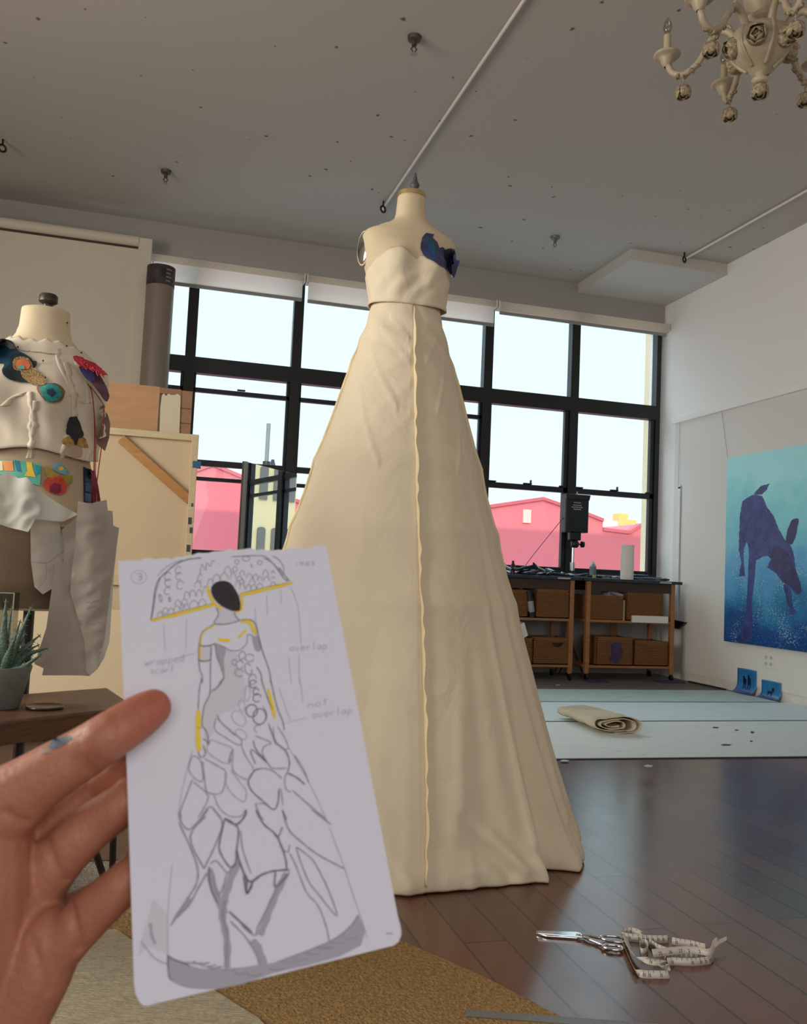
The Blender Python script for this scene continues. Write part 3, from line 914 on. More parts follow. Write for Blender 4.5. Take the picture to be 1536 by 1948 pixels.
mesh_obj('orange_petal', patch_mb(BJ, [(29, 695), (32, 686), (42, 683), (54, 687), (58, 695), (54, 702), (40, 703), (32, 701)], .018, 3), pmat('orange_felt', (200, 106, 64), (60, .15)), t)
mesh_obj('turquoise_centre', patch_mb(BJ, [(33, 698), (40, 694), (47, 697), (46, 702), (36, 702)], .021, 2.5), pmat('turquoise_felt', (88, 160, 140), (60, .2)), t)
mesh_obj('bead_tail', patch_mb(BJ, [(42, 702), (62, 700), (72, 706), (84, 718), (88, 728), (80, 733), (66, 732), (50, 724), (40, 712)], .014, 3, jitter=.7), m_gold, t, solid=.003)
t = thing('turquoise_rosette', 'turquoise eye-shaped rosette below the gold beads on the left form', 'applique', hit(97, 745))
mesh_obj('brown_backing', patch_mb(BJ, [(70, 737), (80, 732), (104, 729), (120, 739), (123, 750), (114, 764), (90, 764), (76, 750)], .012, 3, jitter=.5), pmat('brown_wool', (120, 88, 60), (80, .3)), t, solid=.002)
mesh_obj('turquoise_petal', patch_mb(BJ, [(76, 738), (90, 731), (108, 733), (118, 750), (106, 762), (90, 764), (80, 750)], .015, 3, jitter=.6), pmat('turquoise_wool', (40, 140, 136), (90, .35)), t, solid=.002)
mesh_obj('dark_centre', patch_mb(BJ, [(88, 742), (100, 738), (108, 748), (100, 756), (90, 750)], .018, 2.5, jitter=.6), pmat('ink_wool', (14, 66, 92), (90, .4)), t)
t = thing('dark_feather_patch', 'black and yellow feather patch on the left form below the rosette', 'patch', hit(145, 820))
mesh_obj('feather', patch_mb(BJ, [(132, 796), (138, 792), (147, 794), (154, 812), (160, 828), (150, 834), (144, 846), (138, 834), (130, 826), (126, 826), (128, 810)], .010, 3, jitter=.9), pmat('black_feather', (30, 34, 40), (60, .7)), t, solid=.001)
mesh_obj('yellow_fringe', patch_mb(BJ, [(118, 842), (128, 830), (140, 838), (152, 834), (160, 832), (166, 842), (168, 852), (156, 850), (144, 846), (130, 848)], .007, 3, jitter=.9), pmat('yellow_print', (170, 136, 66), (70, .5)), t)
t = thing('fringed_epaulette', 'red fringed and purple feathered epaulette on the left form far shoulder', 'epaulette', hit(180, 715))
def ep(ps, name, mat, dz, **k): return mesh_obj(name, patch_mb(None, ps, 0, 3, plane=lambda d: CAM+d*(2.135*K2-dz), **k), mat, t, solid=.004)
ep([(150, 698), (164, 690), (186, 708), (200, 730), (208, 752), (204, 764), (196, 758), (176, 730), (160, 712)], 'purple_feather', pmat('purple_feather', (78, 50, 66), (40, .4)), .01, jitter=.5)
ep([(152, 696), (166, 698), (180, 712), (178, 726), (166, 722), (156, 710)], 'blue_feather', pmat('blue_feather', (56, 52, 104), (50, .4)), .016, jitter=.5)
fr = MB()
for k in range(46):
    u = k/45
    a = Vector((141+52*u, 680+30*u)); b = a+Vector((random.uniform(6, 14), random.uniform(2, 14)))
    m_ = (a+b)/2+Vector((random.uniform(-3, 3), random.uniform(-4, 0)))
    fr.tube([P(p.x, p.y, 1.945*K2+random.uniform(-.006, .006)) for p in (a, m_, b)], .0016, 4)
ep([(139, 678), (150, 677), (166, 684), (186, 694), (202, 712), (196, 712), (176, 702), (158, 700), (148, 692)], 'red_felt', pmat('crimson_fringe', (168, 38, 52), (60, .3)), .03, jitter=1.2)
mesh_obj('red_fringe', fr, pmat('crimson_thread', (176, 40, 56)), t)
cd = thing('red_cord', 'thin red cord hanging down the left form beside the jacket', 'cord', hit(165, 730))
m_cord = pmat('red_cord', (136, 40, 36))
for pts in ([(158, 722), (172, 738), (178, 770), (180, 820), (179, 880), (179, 950), (180, 985)], [(172, 735), (192, 762), (198, 780), (194, 840), (188, 890), (184, 920)], [(178, 770), (182, 830), (181, 900), (178, 960)]):
    mesh_obj('strand', MB().tube([P(p.x, p.y, 2.005*K2+.0004*i) for i, p in enumerate(crm(pts, 6))], .0016, 6), m_cord, cd, smooth='all')
one('mauve_fabric_leaf', patch_mb(None, [(198, 782), (205, 788), (210, 806), (208, 832), (200, 858), (190, 850), (182, 842), (190, 815)], 0, 4, plane=lambda d: CAM+d*2.18*K2), pmat('mauve_cloth', (128, 106, 100), (10, .08)), 'mauve leaf-shaped fabric scrap hanging at the side of the left form', 'fabric scrap', solid=.002)
# ---- painted canvas pieces at the waist
def zl(pts): return [(x/3.745, 820+y/3.745) for x, y in pts]
t = thing('painted_waist_patch', 'yellow and turquoise painted canvas patch at the left form waist', 'patch', hit(40, 890))
mesh_obj('canvas', patch_mb(BJ, [(-20, 872), (28, 875), (52, 878), (79, 884), (76, 924), (60, 920), (20, 905), (-20, 900)], .012, 4), pmat('turquoise_paint', (86, 170, 150), (14, .25)), t, solid=.002)
for nm, col, ps in (('orange_stripe', (226, 150, 90), [(4, 876), (24, 876), (26, 896), (8, 895)]), ('blue_stripe', (44, 116, 150), [(27, 875), (36, 877), (40, 898), (32, 896)]), ('yellow_stripe', (232, 190, 60), [(50, 878), (60, 880), (64, 898), (68, 908), (46, 905), (52, 896)]), ('teal_stripe', (26, 140, 150), [(66, 884), (77, 886), (76, 900), (68, 904)]), ('pale_stripe', (226, 208, 170), [(-14, 876), (4, 877), (6, 895), (-14, 897)])):
    mesh_obj(nm, patch_mb(BJ, ps, .0145, 4), pmat(nm, col, (30, .15)), t)
t = thing('painted_flower', 'red, yellow and blue painted canvas flower at the left form waist', 'applique', hit(110, 908))
for nm, col, ps, of in (('yellow_petal', (152, 132, 48), [(87, 887), (94, 890), (112, 902), (108, 910), (90, 908), (86, 898)], .014), ('olive_petal', (140, 124, 44), [(117, 904), (138, 905), (138, 916), (128, 926), (118, 914)], .014), ('blue_petal', (110, 160, 172), [(100, 884), (110, 879), (119, 883), (132, 898), (126, 904), (112, 900), (100, 892)], .012), ('red_petal', (190, 62, 44), [(84, 916), (90, 909), (106, 908), (114, 903), (128, 922), (126, 936), (112, 942), (94, 936), (83, 926)], .017), ('plum_centre', (120, 22, 48), [(94, 926), (104, 918), (116, 922), (116, 936), (106, 940), (94, 934)], .019), ('yellow_dot', (228, 180, 60), [(109, 889), (118, 887), (122, 893), (114, 896)], .015)):
    mesh_obj(nm, patch_mb(BJ, ps, of, 3), pmat(nm, col, (50, .3)), t, solid=.0012)
t = thing('blue_painted_strip', 'dark blue painted canvas strip on the left form hip beside red threads', 'patch', hit(168, 920))
mesh_obj('canvas', patch_mb(BJ, [(159, 888), (175, 894), (177, 956), (160, 956)], .012, 4), pmat('navy_canvas', (24, 36, 58), (30, .3)), t, solid=.002)
for nm, col, ps in (('slate_panel', (58, 78, 86), [(162, 892), (173, 896), (175, 916), (162, 914)]), ('blue_panel', (48, 88, 124), [(162, 918), (175, 920), (176, 936), (163, 934)]), ('denim_panel', (64, 96, 124), [(162, 938), (176, 940), (176, 955), (162, 954)])):
    mesh_obj(nm, patch_mb(BJ, ps, .0145, 4), pmat(nm, col, (40, .3)), t)
th = MB()
for k in range(26):
    x0 = 174+7*random.random(); x1 = 174+17*random.random()
    th.tube([P(x0, 895+3*random.random(), 2.01*K2), P((x0+x1)/2+1, 925, 2.008*K2), P(x1, 952+6*random.random(), 2.012*K2)], .0017, 4)
stuff(one('red_thread_bunch', th, pmat('maroon_thread', (110, 30, 44)), 'bunch of maroon threads hanging beside the blue strip on the left form', 'thread'))
# ---- pattern papers pinned on the hip
PY = 2.02*K2
def paper(name, ps, label, mat, dy, curl=.01, parts=()):
    n0 = Vector((.12, -1, .05)).normalized()
    p0 = Vector((HX, PY+dy, 1.1))
    def pl(d):
        q = CAM+d*((p0-CAM).dot(n0)/d.dot(n0))
        return q-n0*(curl*sin(q.x*40+q.z*5)+.5*curl*sin(q.z*16+q.x*9)+curl*1.2*abs(noise.noise(q*22)))
    t = thing(name, label, 'paper', pl(ray(*zl([ps[0]])[0]).normalized()))
    mesh_obj('sheet', patch_mb(None, zl(ps), 0, 7, plane=pl), mat, t, smooth='all')
    for pts, w in parts:
        q = crm(zl(pts), 5); mb = MB()
        for i, p in enumerate(q):
            a = q[max(i-1, 0)]; b = q[min(i+1, len(q)-1)]
            nn = Vector((-(b-a).y, (b-a).x)).normalized()*w/2
            for s_ in (1, -1): mb.v.append(pl(ray(p.x+nn.x*s_, p.y+nn.y*s_).normalized())+n0*.0012)
        for i in range(len(q)-1): mb.f.append((2*i, 2*i+1, 2*i+3, 2*i+2))
        mesh_obj('pencil_mark', mb, m_pencil, t)
m_tissue = M('tissue_paper', (206, 208, 200), .7, trans=.35)
m_pap2 = M('grey_tracing_paper', (166, 156, 146), .8, trans=.3)
m_pap3 = M('white_tracing_paper', (186, 180, 168), .8, trans=.3)
paper('paper_pattern', [(215, 600), (420, 640), (470, 860), (375, 1120), (305, 1165), (245, 1110), (220, 930)], 'pattern piece numbered five hanging on the left form hip', m_pap3, .035, .006,
      parts=[([(220, 930), (330, 940), (400, 895), (460, 850)], .8), ([(330, 940), (328, 1050), (270, 1120)], .5), ([(345, 980), (362, 978)], .6), ([(345, 980), (344, 992), (356, 990), (360, 1002), (342, 1006)], .6)])
paper('paper_pattern', [(440, 700), (560, 600), (560, 830), (530, 1000), (515, 1150), (575, 1350), (612, 1500), (625, 1710), (640, 1745), (300, 1740), (310, 1690), (245, 1660), (330, 1400), (395, 935), (450, 930), (460, 860)], 'long grey pattern paper flaring above the wooden table', m_pap2, -.005, .008)
paper('paper_pattern', [(555, 500), (640, 520), (760, 490), (768, 565), (803, 570), (808, 672), (850, 690), (800, 1050), (740, 1500), (690, 1680), (640, 1745), (612, 1710), (602, 1500), (562, 1350), (502, 1150), (512, 1000), (535, 830)], 'stack of stepped pale pattern papers with pencil notes at the left form hip', m_pap2, -.03, .008,
      parts=[([(612, 1225), (630, 1215), (650, 1222), (670, 1212), (705, 1205)], .9), ([(615, 1270), (640, 1255), (680, 1250)], .8), ([(615, 1160), (650, 1152), (680, 1140)], .4), ([(640, 1375), (690, 1370), (740, 1358)], .35)])
paper('paper_pattern', [(700, 560), (803, 570), (808, 672), (850, 690), (815, 1000), (780, 1500), (740, 1620), (690, 1700), (640, 1745), (660, 1500), (690, 1000)], 'translucent tracing paper behind the stepped pattern papers', m_tissue, .02, .006)
paper('tissue_paper', [(-60, 330), (60, 285), (130, 335), (190, 335), (270, 420), (400, 500), (560, 590), (450, 640), (250, 630), (200, 720), (60, 680), (-60, 640)], 'crumpled white tissue paper wrapped on the left form hip', m_tissue, -.02, .018)
one('painted_scrap', patch_mb(None, [(35, 930), (46, 922), (54, 934), (60, 952), (52, 985), (44, 975), (38, 950)], 0, 4, plane=lambda d: CAM+d*(2.0*K2/d.dot(_f))), pmat('mottled_print', (176, 110, 88), (50, .5)), 'small coral and grey printed scrap showing through the tissue paper', 'fabric scrap')
# pins
pn = MB()
for (x, y) in [(127, 658), (155, 671), (82, 686), (86, 718), (34, 660), (128, 614)]:
    a = hit(x, y+8, -.002); b = hit(x, y, .012)
    o = thing('dressmaking_pin', 'black-headed pin stuck in the white toile jacket', 'pin', a, 'pins in the jacket')
    mesh_obj('shaft', MB().tube([a, b], .0006, 5), m_steel, o); mesh_obj('head', MB().ball(b, .0026, 8, 6), m_black, o, smooth='all')
# ================================================================== LEFT BACKGROUND
m_canvasback = M('raw_canvas_back', (200, 180, 148), .85, bump=(300, .05), var=(3, .04))
m_strip = M('pale_stretcher', (198, 182, 148), .6, var=(10, .08), streak=(1, 1, 6))
YC = 5.5
def lc(px, py, y=YC): return at(px, py, 1, y)
tl, tr = lc(150, 801), lc(379, 827)
xr = tr.x; zt = tr.z; xl = -1.35
cv = thing('stretched_canvas', 'large stretched canvas turned to show its wooden back and diagonal brace', 'canvas', (xl+.8, YC, .02))
mesh_obj('canvas', MB().box((xl+.02, YC+.035, .03), (xr-.02, YC+.04, zt-.02)), m_canvasback, cv)
bw = .055
mesh_obj('stretcher_bar', MB().box((xl, YC, zt-bw*.75), (xr, YC+.045, zt)), m_strip, cv, bevel=.003)
mesh_obj('stretcher_bar', MB().box((xr-bw*.75, YC-.002, .02), (xr, YC+.045, zt-.001)), m_strip, cv, bevel=.003)
mesh_obj('stretcher_bar', MB().box((xl, YC, .02), (xl+bw, YC+.045, zt-.001)), m_strip, cv, bevel=.003)
zb = lc(222, 1094).z
mesh_obj('stretcher_bar', MB().box((xl+.05, YC+.0, zb-.06), (xr-.04, YC+.03, zb)), m_strip, cv, bevel=.003)
a, b = lc(230, 834), lc(362, 952)
d = (b-a).normalized(); nrm = Vector((-d.z, 0, d.x))
mesh_obj('diagonal_brace', MB().prism([a+nrm*.027, b+nrm*.027, b-nrm*.027, a-nrm*.027], (0, .03, 0)), m_wood, cv, bevel=.003)
c = lc(373, 884)
mesh_obj('blue_tape', MB().box((c.x-.02, YC-.006, c.z-.02), (c.x+.03, YC+.03, c.z+.022)), M('blue_tape', (40, 92, 128), .6), cv)
mk = MB()
for (x, y, w) in ((362, 990, .012), (364, 1008, .01), (359, 1042, .012), (366, 960, .006)):
    q = lc(x, y); mk.box((q.x-w, YC-.006, q.z-w*2), (q.x+w*.6, YC+.0, q.z+w*1.5))
mesh_obj('paint_mark', mk, M('dark_paint_mark', (60, 66, 66), .6), cv)
# pale lower canvas behind the form stand
q0, q1 = at(60, 1160, 1, 5.0), at(330, 1330, 1, 5.0)
one('canvas_panel', MB().box((-1.5, 5.0, .02), (at(400, 1200, 1, 5.0).x, 5.03, at(140, 1158, 1, 5.0).z)), M('cream_canvas', (208, 192, 160), .85, bump=(200, .05)), 'low cream canvas leaning below the form hips behind the wooden table', 'canvas', bevel=.003)
# plywood crate with a white painted strip, standing behind the canvas
YPW = 5.62
a, b = at(195, 728, 1, YPW), at(367, 745, 1, YPW)
m_ply = M('plywood', (178, 136, 98), .6, var=(5, .08), streak=(1, 1, 5)); m_ply2 = M('dark_plywood', (146, 108, 82), .6, var=(5, .08), streak=(1, 1, 5))
xs1, xs2 = at(303, 760, 1, YPW).x, at(344, 760, 1, YPW).x
pw = thing('plywood_crate', 'plywood crate with a white painted strip above the canvas back', 'crate', ((a.x+b.x)/2, YPW, .02))
mesh_obj('front_board', MB().box((a.x-.3, YPW, .02), (xs1, YPW+.02, b.z+.01)), m_ply, pw)
mesh_obj('side_board', MB().box((xs2, YPW, .02), (b.x, YPW+.02, b.z)), m_ply2, pw)
mesh_obj('groove', MB().box((xs2, YPW-.002, b.z-.115), (b.x, YPW, b.z-.11)).box((xs2, YPW-.002, b.z-.21), (b.x, YPW, b.z-.205)), M('plywood_gap', (90, 66, 50), .8), pw)
mesh_obj('top_rail', MB().box((xs1, YPW-.004, b.z-.03), (xs2, YPW+.02, b.z+.005)), m_ply2, pw)
ws = [at(x, y, 1, YPW-.008) for x, y in ((303, 835), (305, 775), (308, 752), (312, 748), (316, 754), (320, 749), (330, 752), (338, 749), (344, 753), (341, 835))]
mesh_obj('white_strip', MB().prism(ws, (0, .012, 0)), M('chipped_white', (200, 190, 162), .6), pw)
# tall grey backdrop roll with a dark printed label
YR_ = 8.25
a, b = at(277, 560, 1, YR_), at(331, 560, 1, YR_)
ztp = at(313, 511, 1, YR_).z; zl_ = at(313, 548, 1, YR_).z
cx = (a.x+b.x)/2; rr = (b.x-a.x)/2
rl = thing('backdrop_roll', 'tall grey paper backdrop roll with a dark label beside the left window', 'roll', (cx, YR_, 0))
mesh_obj('roll', MB().lathe((cx, YR_, 0), [(rr, 0), (rr, ztp)], 28), M('grey_backdrop_paper', (128, 116, 104), .45), rl, smooth=True)
mesh_obj('dark_label', MB().lathe((cx, YR_, zl_), [(rr+.002, 0), (rr+.002, ztp-zl_+.001)], 28, caps=False), M('dark_label', (52, 44, 44), .5, var=(14, .6)), rl, smooth=True)
lb = MB()
for k in range(4):
    z = zl_+.03+k*.035
    lb.grid(lambda u, v, z=z, k=k: (cx+(rr+.004)*cos(-1.2+u*(.35+.12*(k % 2))), YR_+(rr+.004)*sin(-1.2+u*(.35+.12*(k % 2))), z+v*.014), 6, 2)
mesh_obj('label_mark', lb, M('label_grey', (136, 126, 120), .6), rl)

# ------------------------------------------------------------------ tall mirror by the window
ml, mr_ = Vector((.705, 7.70, 0)), Vector((1.285, 8.46, 0))
t_ = (mr_-ml).normalized(); nm = Vector((t_.y, -t_.x, 0)); zmt = at(461, 877, 1, 7.70).z
mi = thing('mirror', 'tall frameless mirror with grey edge reflecting the window and a yellow building', 'mirror', ((ml+mr_)/2))
mesh_obj('backing', MB().prism([ml-nm*.03+Vector((0, 0, .02)), mr_-nm*.03+Vector((0, 0, .02)), mr_-nm*.03+Vector((0, 0, zmt)), ml-nm*.03+Vector((0, 0, zmt))], nm*.02), m_bar, mi)
mm = M('mirror_glass', (236, 240, 240), .01, 1)
mesh_obj('glass', MB().prism([ml+t_*.035-nm*.009+Vector((0, 0, .05)), mr_-nm*.009+Vector((0, 0, .05)), mr_-nm*.009+Vector((0, 0, zmt-.003)), ml+t_*.035-nm*.009+Vector((0, 0, zmt-.003))], nm*.006), mm, mi)
mesh_obj('edge_frame', MB().prism([ml-nm*.03+Vector((0, 0, .02)), ml+t_*.04-nm*.03+Vector((0, 0, .02)), ml+t_*.04-nm*.03+Vector((0, 0, zmt)), ml-nm*.03+Vector((0, 0, zmt))], nm*.035), m_bar, mi)

# ------------------------------------------------------------------ wooden table with plant
ZT = .62
tpx = [(240, 1345), (238, 1331), (205, 1308), (120, 1314), (20, 1322), (-60, 1328), (-90, 1400), (0, 1375), (60, 1366), (150, 1354)]
tb3 = [at(x, y, 2, ZT) for x, y in [(262, 1344), (238, 1330), (205, 1308), (120, 1314), (20, 1322)]]
tb3 += [Vector((-.90, 2.60, ZT)), Vector((-.90, 2.16, ZT))]
tb3 += [at(x, y, 2, ZT) for x, y in [(0, 1375), (60, 1366), (150, 1356)]]
m_walnut = M('walnut_live_edge', (88, 62, 46), .42, bump=(30, .06), var=(14, .25), streak=(1.2, 1.2, 9))
tbl = thing('live_edge_table', 'walnut live-edge side table with black hairpin legs carrying the potted aloe', 'table', (-.4, 2.4, 0))
bot = [p+Vector((0, 0, -.058)) for p in tb3]
bot = [p+(Vector((-.4, 2.45, p.z))-p)*.05 for p in bot]
mbt = MB(); n = len(tb3)
mbt.add(tb3+bot, [tuple(range(n)), tuple(reversed(range(n, 2*n)))]+[(k, n+k, n+(k+1) % n, (k+1) % n) for k in range(n)])
mesh_obj('table_top', mbt, m_walnut, tbl, bevel=.006)
m_hair = M('black_steel_leg', (20, 20, 21), .45)
def leg(t1, t2, foot):
    foot = Vector(foot); z0 = ZT-.06
    t1 = Vector((t1[0], t1[1], z0)); t2 = Vector((t2[0], t2[1], z0))
    sd = (t2-t1).normalized()*.012
    mb = MB().tube([t1, foot-sd+Vector((0, 0, .012)), foot+sd+Vector((0, 0, .012)), t2], .0105, 8)
    mb.obox((t1+t2)/2+Vector((0, 0, .001)), (t2-t1)*.6, Vector((-(t2-t1).y, (t2-t1).x, 0))*.2, (0, 0, .003))
    mesh_obj('leg', mb, m_hair, tbl, smooth=True)
zz_ = ZT-.06
q1, q2 = at(104, 1382, 2, zz_), at(222, 1362, 2, zz_)
leg((q1.x, q1.y), (q2.x, q2.y), at(207, 1688, 2, 0))
q1, q2 = at(41, 1392, 2, zz_), at(20, 1396, 2, zz_)
leg((q1.x, q1.y), (q1.x-.10, q1.y-.08), (q1.x-.02, q1.y+.02, .018))
leg((-.80, 2.50), (-.84, 2.36), (-.86, 2.62, .018))
leg((-.80, 2.26), (-.70, 2.26), (-.84, 2.15, .018))
# coaster
a, b = at(48, 1346, 2, ZT+.004), at(122, 1343, 2, ZT+.004)
c = (a+b)/2
one('coaster', MB().lathe((c.x, c.y, ZT+.0005), [(r_*(b-a).length/2/.0355, z_*1.3) for r_, z_ in ((.028, 0), (.034, .001), (.0355, .003), (.0345, .005), (.031, .004))], 28), M('dark_wood_coaster', (62, 44, 36), .3), 'thin dark round coaster on the wooden table near the pot', 'coaster', smooth=True)
# plant
pc = at(4, 1352, 2, ZT); pc = Vector((pc.x-.016, pc.y+.045, ZT))
pl = thing('potted_aloe', 'spiky green aloe in a matte grey-green pot on the walnut table', 'plant', pc)
PRT = (at(62, 1268, 1, pc.y).x-pc.x); PRB = (at(37, 1350, 1, pc.y).x-pc.x)
ZPT = at(40, 1267, 1, pc.y).z-ZT
mesh_obj('pot', MB().lathe(pc+Vector((0, 0, .0008)), [(PRB*.94, 0), (PRB, .003), (PRT, ZPT-.003), (PRT-.001, ZPT), (PRT-.006, ZPT), (PRT-.008, ZPT-.02)], 36), M('grey_green_glaze', (98, 101, 95), .55, var=(30, .1)), pl, smooth=True)
mesh_obj('soil', MB().lathe(pc+Vector((0, 0, ZPT-.022)), [(PRT-.008, 0), (PRT-.008, .004)], 24), M('soil', (52, 42, 34), .95, bump=(120, .6)), pl)
m_aloe = M('aloe_skin', (56, 84, 68), .5, bump=(180, .3), var=(160, .35))
def aloe(tipx, tipy, w, rise, dy=0, basex=None):
    w = w*1.75; rise = rise*1.36; dy = dy*1.3
    tip = at(tipx, tipy, 1, pc.y+dy)
    base = pc+Vector((0, 0, ZPT-.02))+Vector(((tip.x-pc.x)*.12, dy*.2, 0))
    mid = base.lerp(tip, .5)+Vector((0, 0, rise))
    path = crm([base, base.lerp(mid, .6)+Vector((0, 0, rise*.25)), mid, tip], 6)
    m = len(path); mb = MB()
    side = Vector((0, 1, 0))
    for i, p in enumerate(path):
        u = i/(m-1); t = (path[min(i+1, m-1)]-path[max(i-1, 0)]).normalized()
        sd = t.cross(Vector((.3, 1, .1))).normalized(); up = sd.cross(t).normalized()
        ww = w*(1-u**1.6)*(.75+.25*min(1, u*4))+.0006
        for ang in range(10):
            a_ = 2*PI*ang/10
            mb.v.append(p+sd*ww*cos(a_)+up*ww*.45*sin(a_))
    for i in range(m-1):
        for k in range(10):
            k2 = (k+1) % 10
            mb.f.append((i*10+k, i*10+k2, (i+1)*10+k2, (i+1)*10+k))
    mb.f.append(tuple((m-1)*10+k for k in range(10)))
    lf = mesh_obj('leaf', mb, m_aloe, pl, smooth='all')
    sp = MB()
    for i in range(3, m-1, 2):
        p = path[i]; u = i/(m-1); t = (path[min(i+1, m-1)]-path[max(i-1, 0)]).normalized()
        sd = t.cross(Vector((.3, 1, .1))).normalized()
        ww = w*(1-u**1.6)
        for s_ in (1, -1):
            q = p+sd*ww*s_*.95
            sp.tube([q, q+sd*s_*.006+t*.002], [.0016, .0003], 4)
    stuff(mesh_obj('spine', sp, M('aloe_spine', (96, 110, 84), .5), lf))
for args in ((12, 1137, .011, .0, .0), (62, 1150, .008, .004, .01), (58, 1160, .008, .0, -.02), (50, 1203, .007, .004, .03), (78, 1207, .006, .010, .02), (64, 1222, .006, .008, -.01), (93, 1232, .007, .012, -.01), (80, 1244, .008, -.006, -.03), (23, 1152, .006, .0, .03),
             (40, 1178, .007, .004, .015), (34, 1200, .007, .004, -.03), (76, 1226, .005, .012, .0), (-30, 1140, .010, .0, .02), (-50, 1190, .009, .006, -.01), (-60, 1230, .008, .008, .0)): aloe(*args)
# clear glass vase behind the plant
YV = pc.y+.20; g0 = at(33, 1128, 1, YV)
gv = thing('glass_vase', 'clear square glass vase behind the aloe at the frame edge', 'vase', (g0.x-.05, YV, ZT))
gm = glass_mat('vase_glass', (.80, .80, .78), .06)
W = .06; cx = g0.x-W
for nm, bx in (('pane', ((cx-W, YV-.05, ZT+.004), (cx+W, YV-.048, g0.z))), ('pane', ((cx-W, YV+.048, ZT+.004), (cx+W, YV+.05, g0.z))), ('pane', ((cx+W-.002, YV-.048, ZT+.004), (cx+W, YV+.048, g0.z))), ('pane', ((cx-W, YV-.048, ZT+.004), (cx-W+.002, YV+.048, g0.z))), ('base', ((cx-W, YV-.05, ZT+.0), (cx+W, YV+.05, ZT+.004)))):
    mesh_obj(nm, MB().box(*bx), gm, gv)
mesh_obj('rim', MB().box((cx-W, YV-.0505, g0.z), (cx+W, YV-.0475, g0.z+.002)).box((cx+W-.0025, YV-.05, ZT+.01), (cx+W+.0005, YV-.0485, g0.z)), M('glass_edge', (190, 196, 190), .15), gv)
# brown storage box with a white sheet, under the table further back
bxp = thing('cardboard_box', 'low brown cardboard box on the floor below the walnut table', 'box', (-.25, 3.4, 0))
zb2 = at(80, 1398, 1, 3.1).z
mesh_obj('body', MB().box((-1.2, 3.1, .007), (at(250, 1440, 1, 3.1).x+.06, 3.7, zb2)), M('brown_card', (120, 96, 78), .9, var=(4, .08)), bxp, bevel=.004)
mesh_obj('lid_edge', MB().box((-1.2, 3.085, zb2-.012), (at(250, 1440, 1, 3.1).x+.065, 3.7, zb2+.006)), M('dark_card_edge', (50, 40, 36), .8), bxp)
q0 = at(28, 1393, 2, zb2+.012); q1 = at(138, 1378, 2, zb2+.012)
one('paper_sheet', MB().prism([at(20, 1394, 2, zb2+.01), at(128, 1391, 2, zb2+.01), at(138, 1376, 2, zb2+.01), at(125, 1377, 2, zb2+.01), at(60, 1384, 2, zb2+.01)], (0, 0, .003)), M('white_sheet', (206, 204, 204), .8), 'white paper sheet lying on the brown box below the walnut table', 'paper')

# ================================================================== FLOOR COVERS
m_jute = M('jute_weave', (146, 116, 70), .95, bump=(130, .9), var=(90, .35))
m_pale = M('pale_woven_rug', (166, 156, 132), .95, bump=(60, .8), var=(28, .14), streak=(1, 3, 1))
m_greyr = M('grey_speckled_rug', (150, 144, 132), .95, bump=(160, 1), var=(130, .5))
def fl(px, py, z=0): return at(px, py, 2, z)
def rug(name, pts, mat, label, z0, th):
    mb = MB(); top = []
    for i, p in enumerate(pts):
        q = pts[(i+1) % len(pts)]
        k = max(1, int((q-p).length/.03))
        for j in range(k):
            w = p.lerp(q, j/k); nn = Vector((-(q-p).y, (q-p).x, 0)).normalized()
            w = w+nn*.004*noise.noise(w*40)
            top.append(Vector((w.x, w.y, z0)))
    mb.prism(top, (0, 0, th))
    return one(name, mb, mat, label, 'rug', bevel=.002)
rug('grey_rug', [fl(-60, 1610), fl(280, 1606), fl(300, 1700), fl(236, 1702), fl(128, 1712), fl(-60, 1725)], m_greyr, 'grey speckled rug seen between the fingers beyond the jute', 0, .006)
rug('jute_rug', [fl(-100, 1745), fl(60, 1722), fl(245, 1700), fl(400, 1705), fl(560, 1730), fl(700, 1768), fl(770, 1797), fl(925, 1866), fl(1080, 1948), fl(1150, 1990), fl(600, 2300), fl(-300, 2200)], m_jute, 'golden brown jute rug under the steel ruler', 0, .009)
rug('pale_rug', [fl(-200, 1790), fl(100, 1770), fl(223, 1780), fl(251, 1800), fl(300, 1824), fl(400, 1893), fl(490, 1950), fl(600, 2050), fl(300, 2300), fl(-300, 2250)], m_pale, 'pale woven rug with flecked ridges in the lower left corner', .0095, .008)
# steel ruler
ra, rb = fl(887, 1926, .012), fl(1250, 1958, .004)
d = (rb-ra).normalized(); nn = Vector((-d.y, d.x, 0)).normalized()
rlr = thing('steel_ruler', 'grey steel ruler lying half on the jute rug at the bottom edge', 'ruler', ra)
ra.z = .0105; rb2 = ra+d*1.0; rb2.z = .004
mesh_obj('blade', MB().prism([ra-nn*.015, rb2-nn*.015, rb2+nn*.015, ra+nn*.015], (0, 0, .0012)), M('satin_steel', (136, 138, 136), .42, .6), rlr)
tk = MB(); up = (0, 0, .0003)
for k in range(60):
    p = ra.lerp(rb2, .008+k*.012)+Vector((0, 0, .0013)); L = .006 if k % 5 else .010
    tk.prism([p+nn*.015, p+nn*(.015-L), p+nn*(.015-L)+d*.0006, p+nn*.015+d*.0006], up)
for k, (u, h) in enumerate(((.026, .006), (.05, .006), (.058, .007), (.063, .004), (.068, .004), (.073, .004), (.078, .004), (.086, .008))):
    p = ra+d*u*1.3-nn*.004+Vector((0, 0, .0013))
    tk.torus(p, h*.35, .0005, None, 12, 4)
stuff(mesh_obj('engraved_mark', tk, M('engraving', (58, 60, 60), .6), rlr))

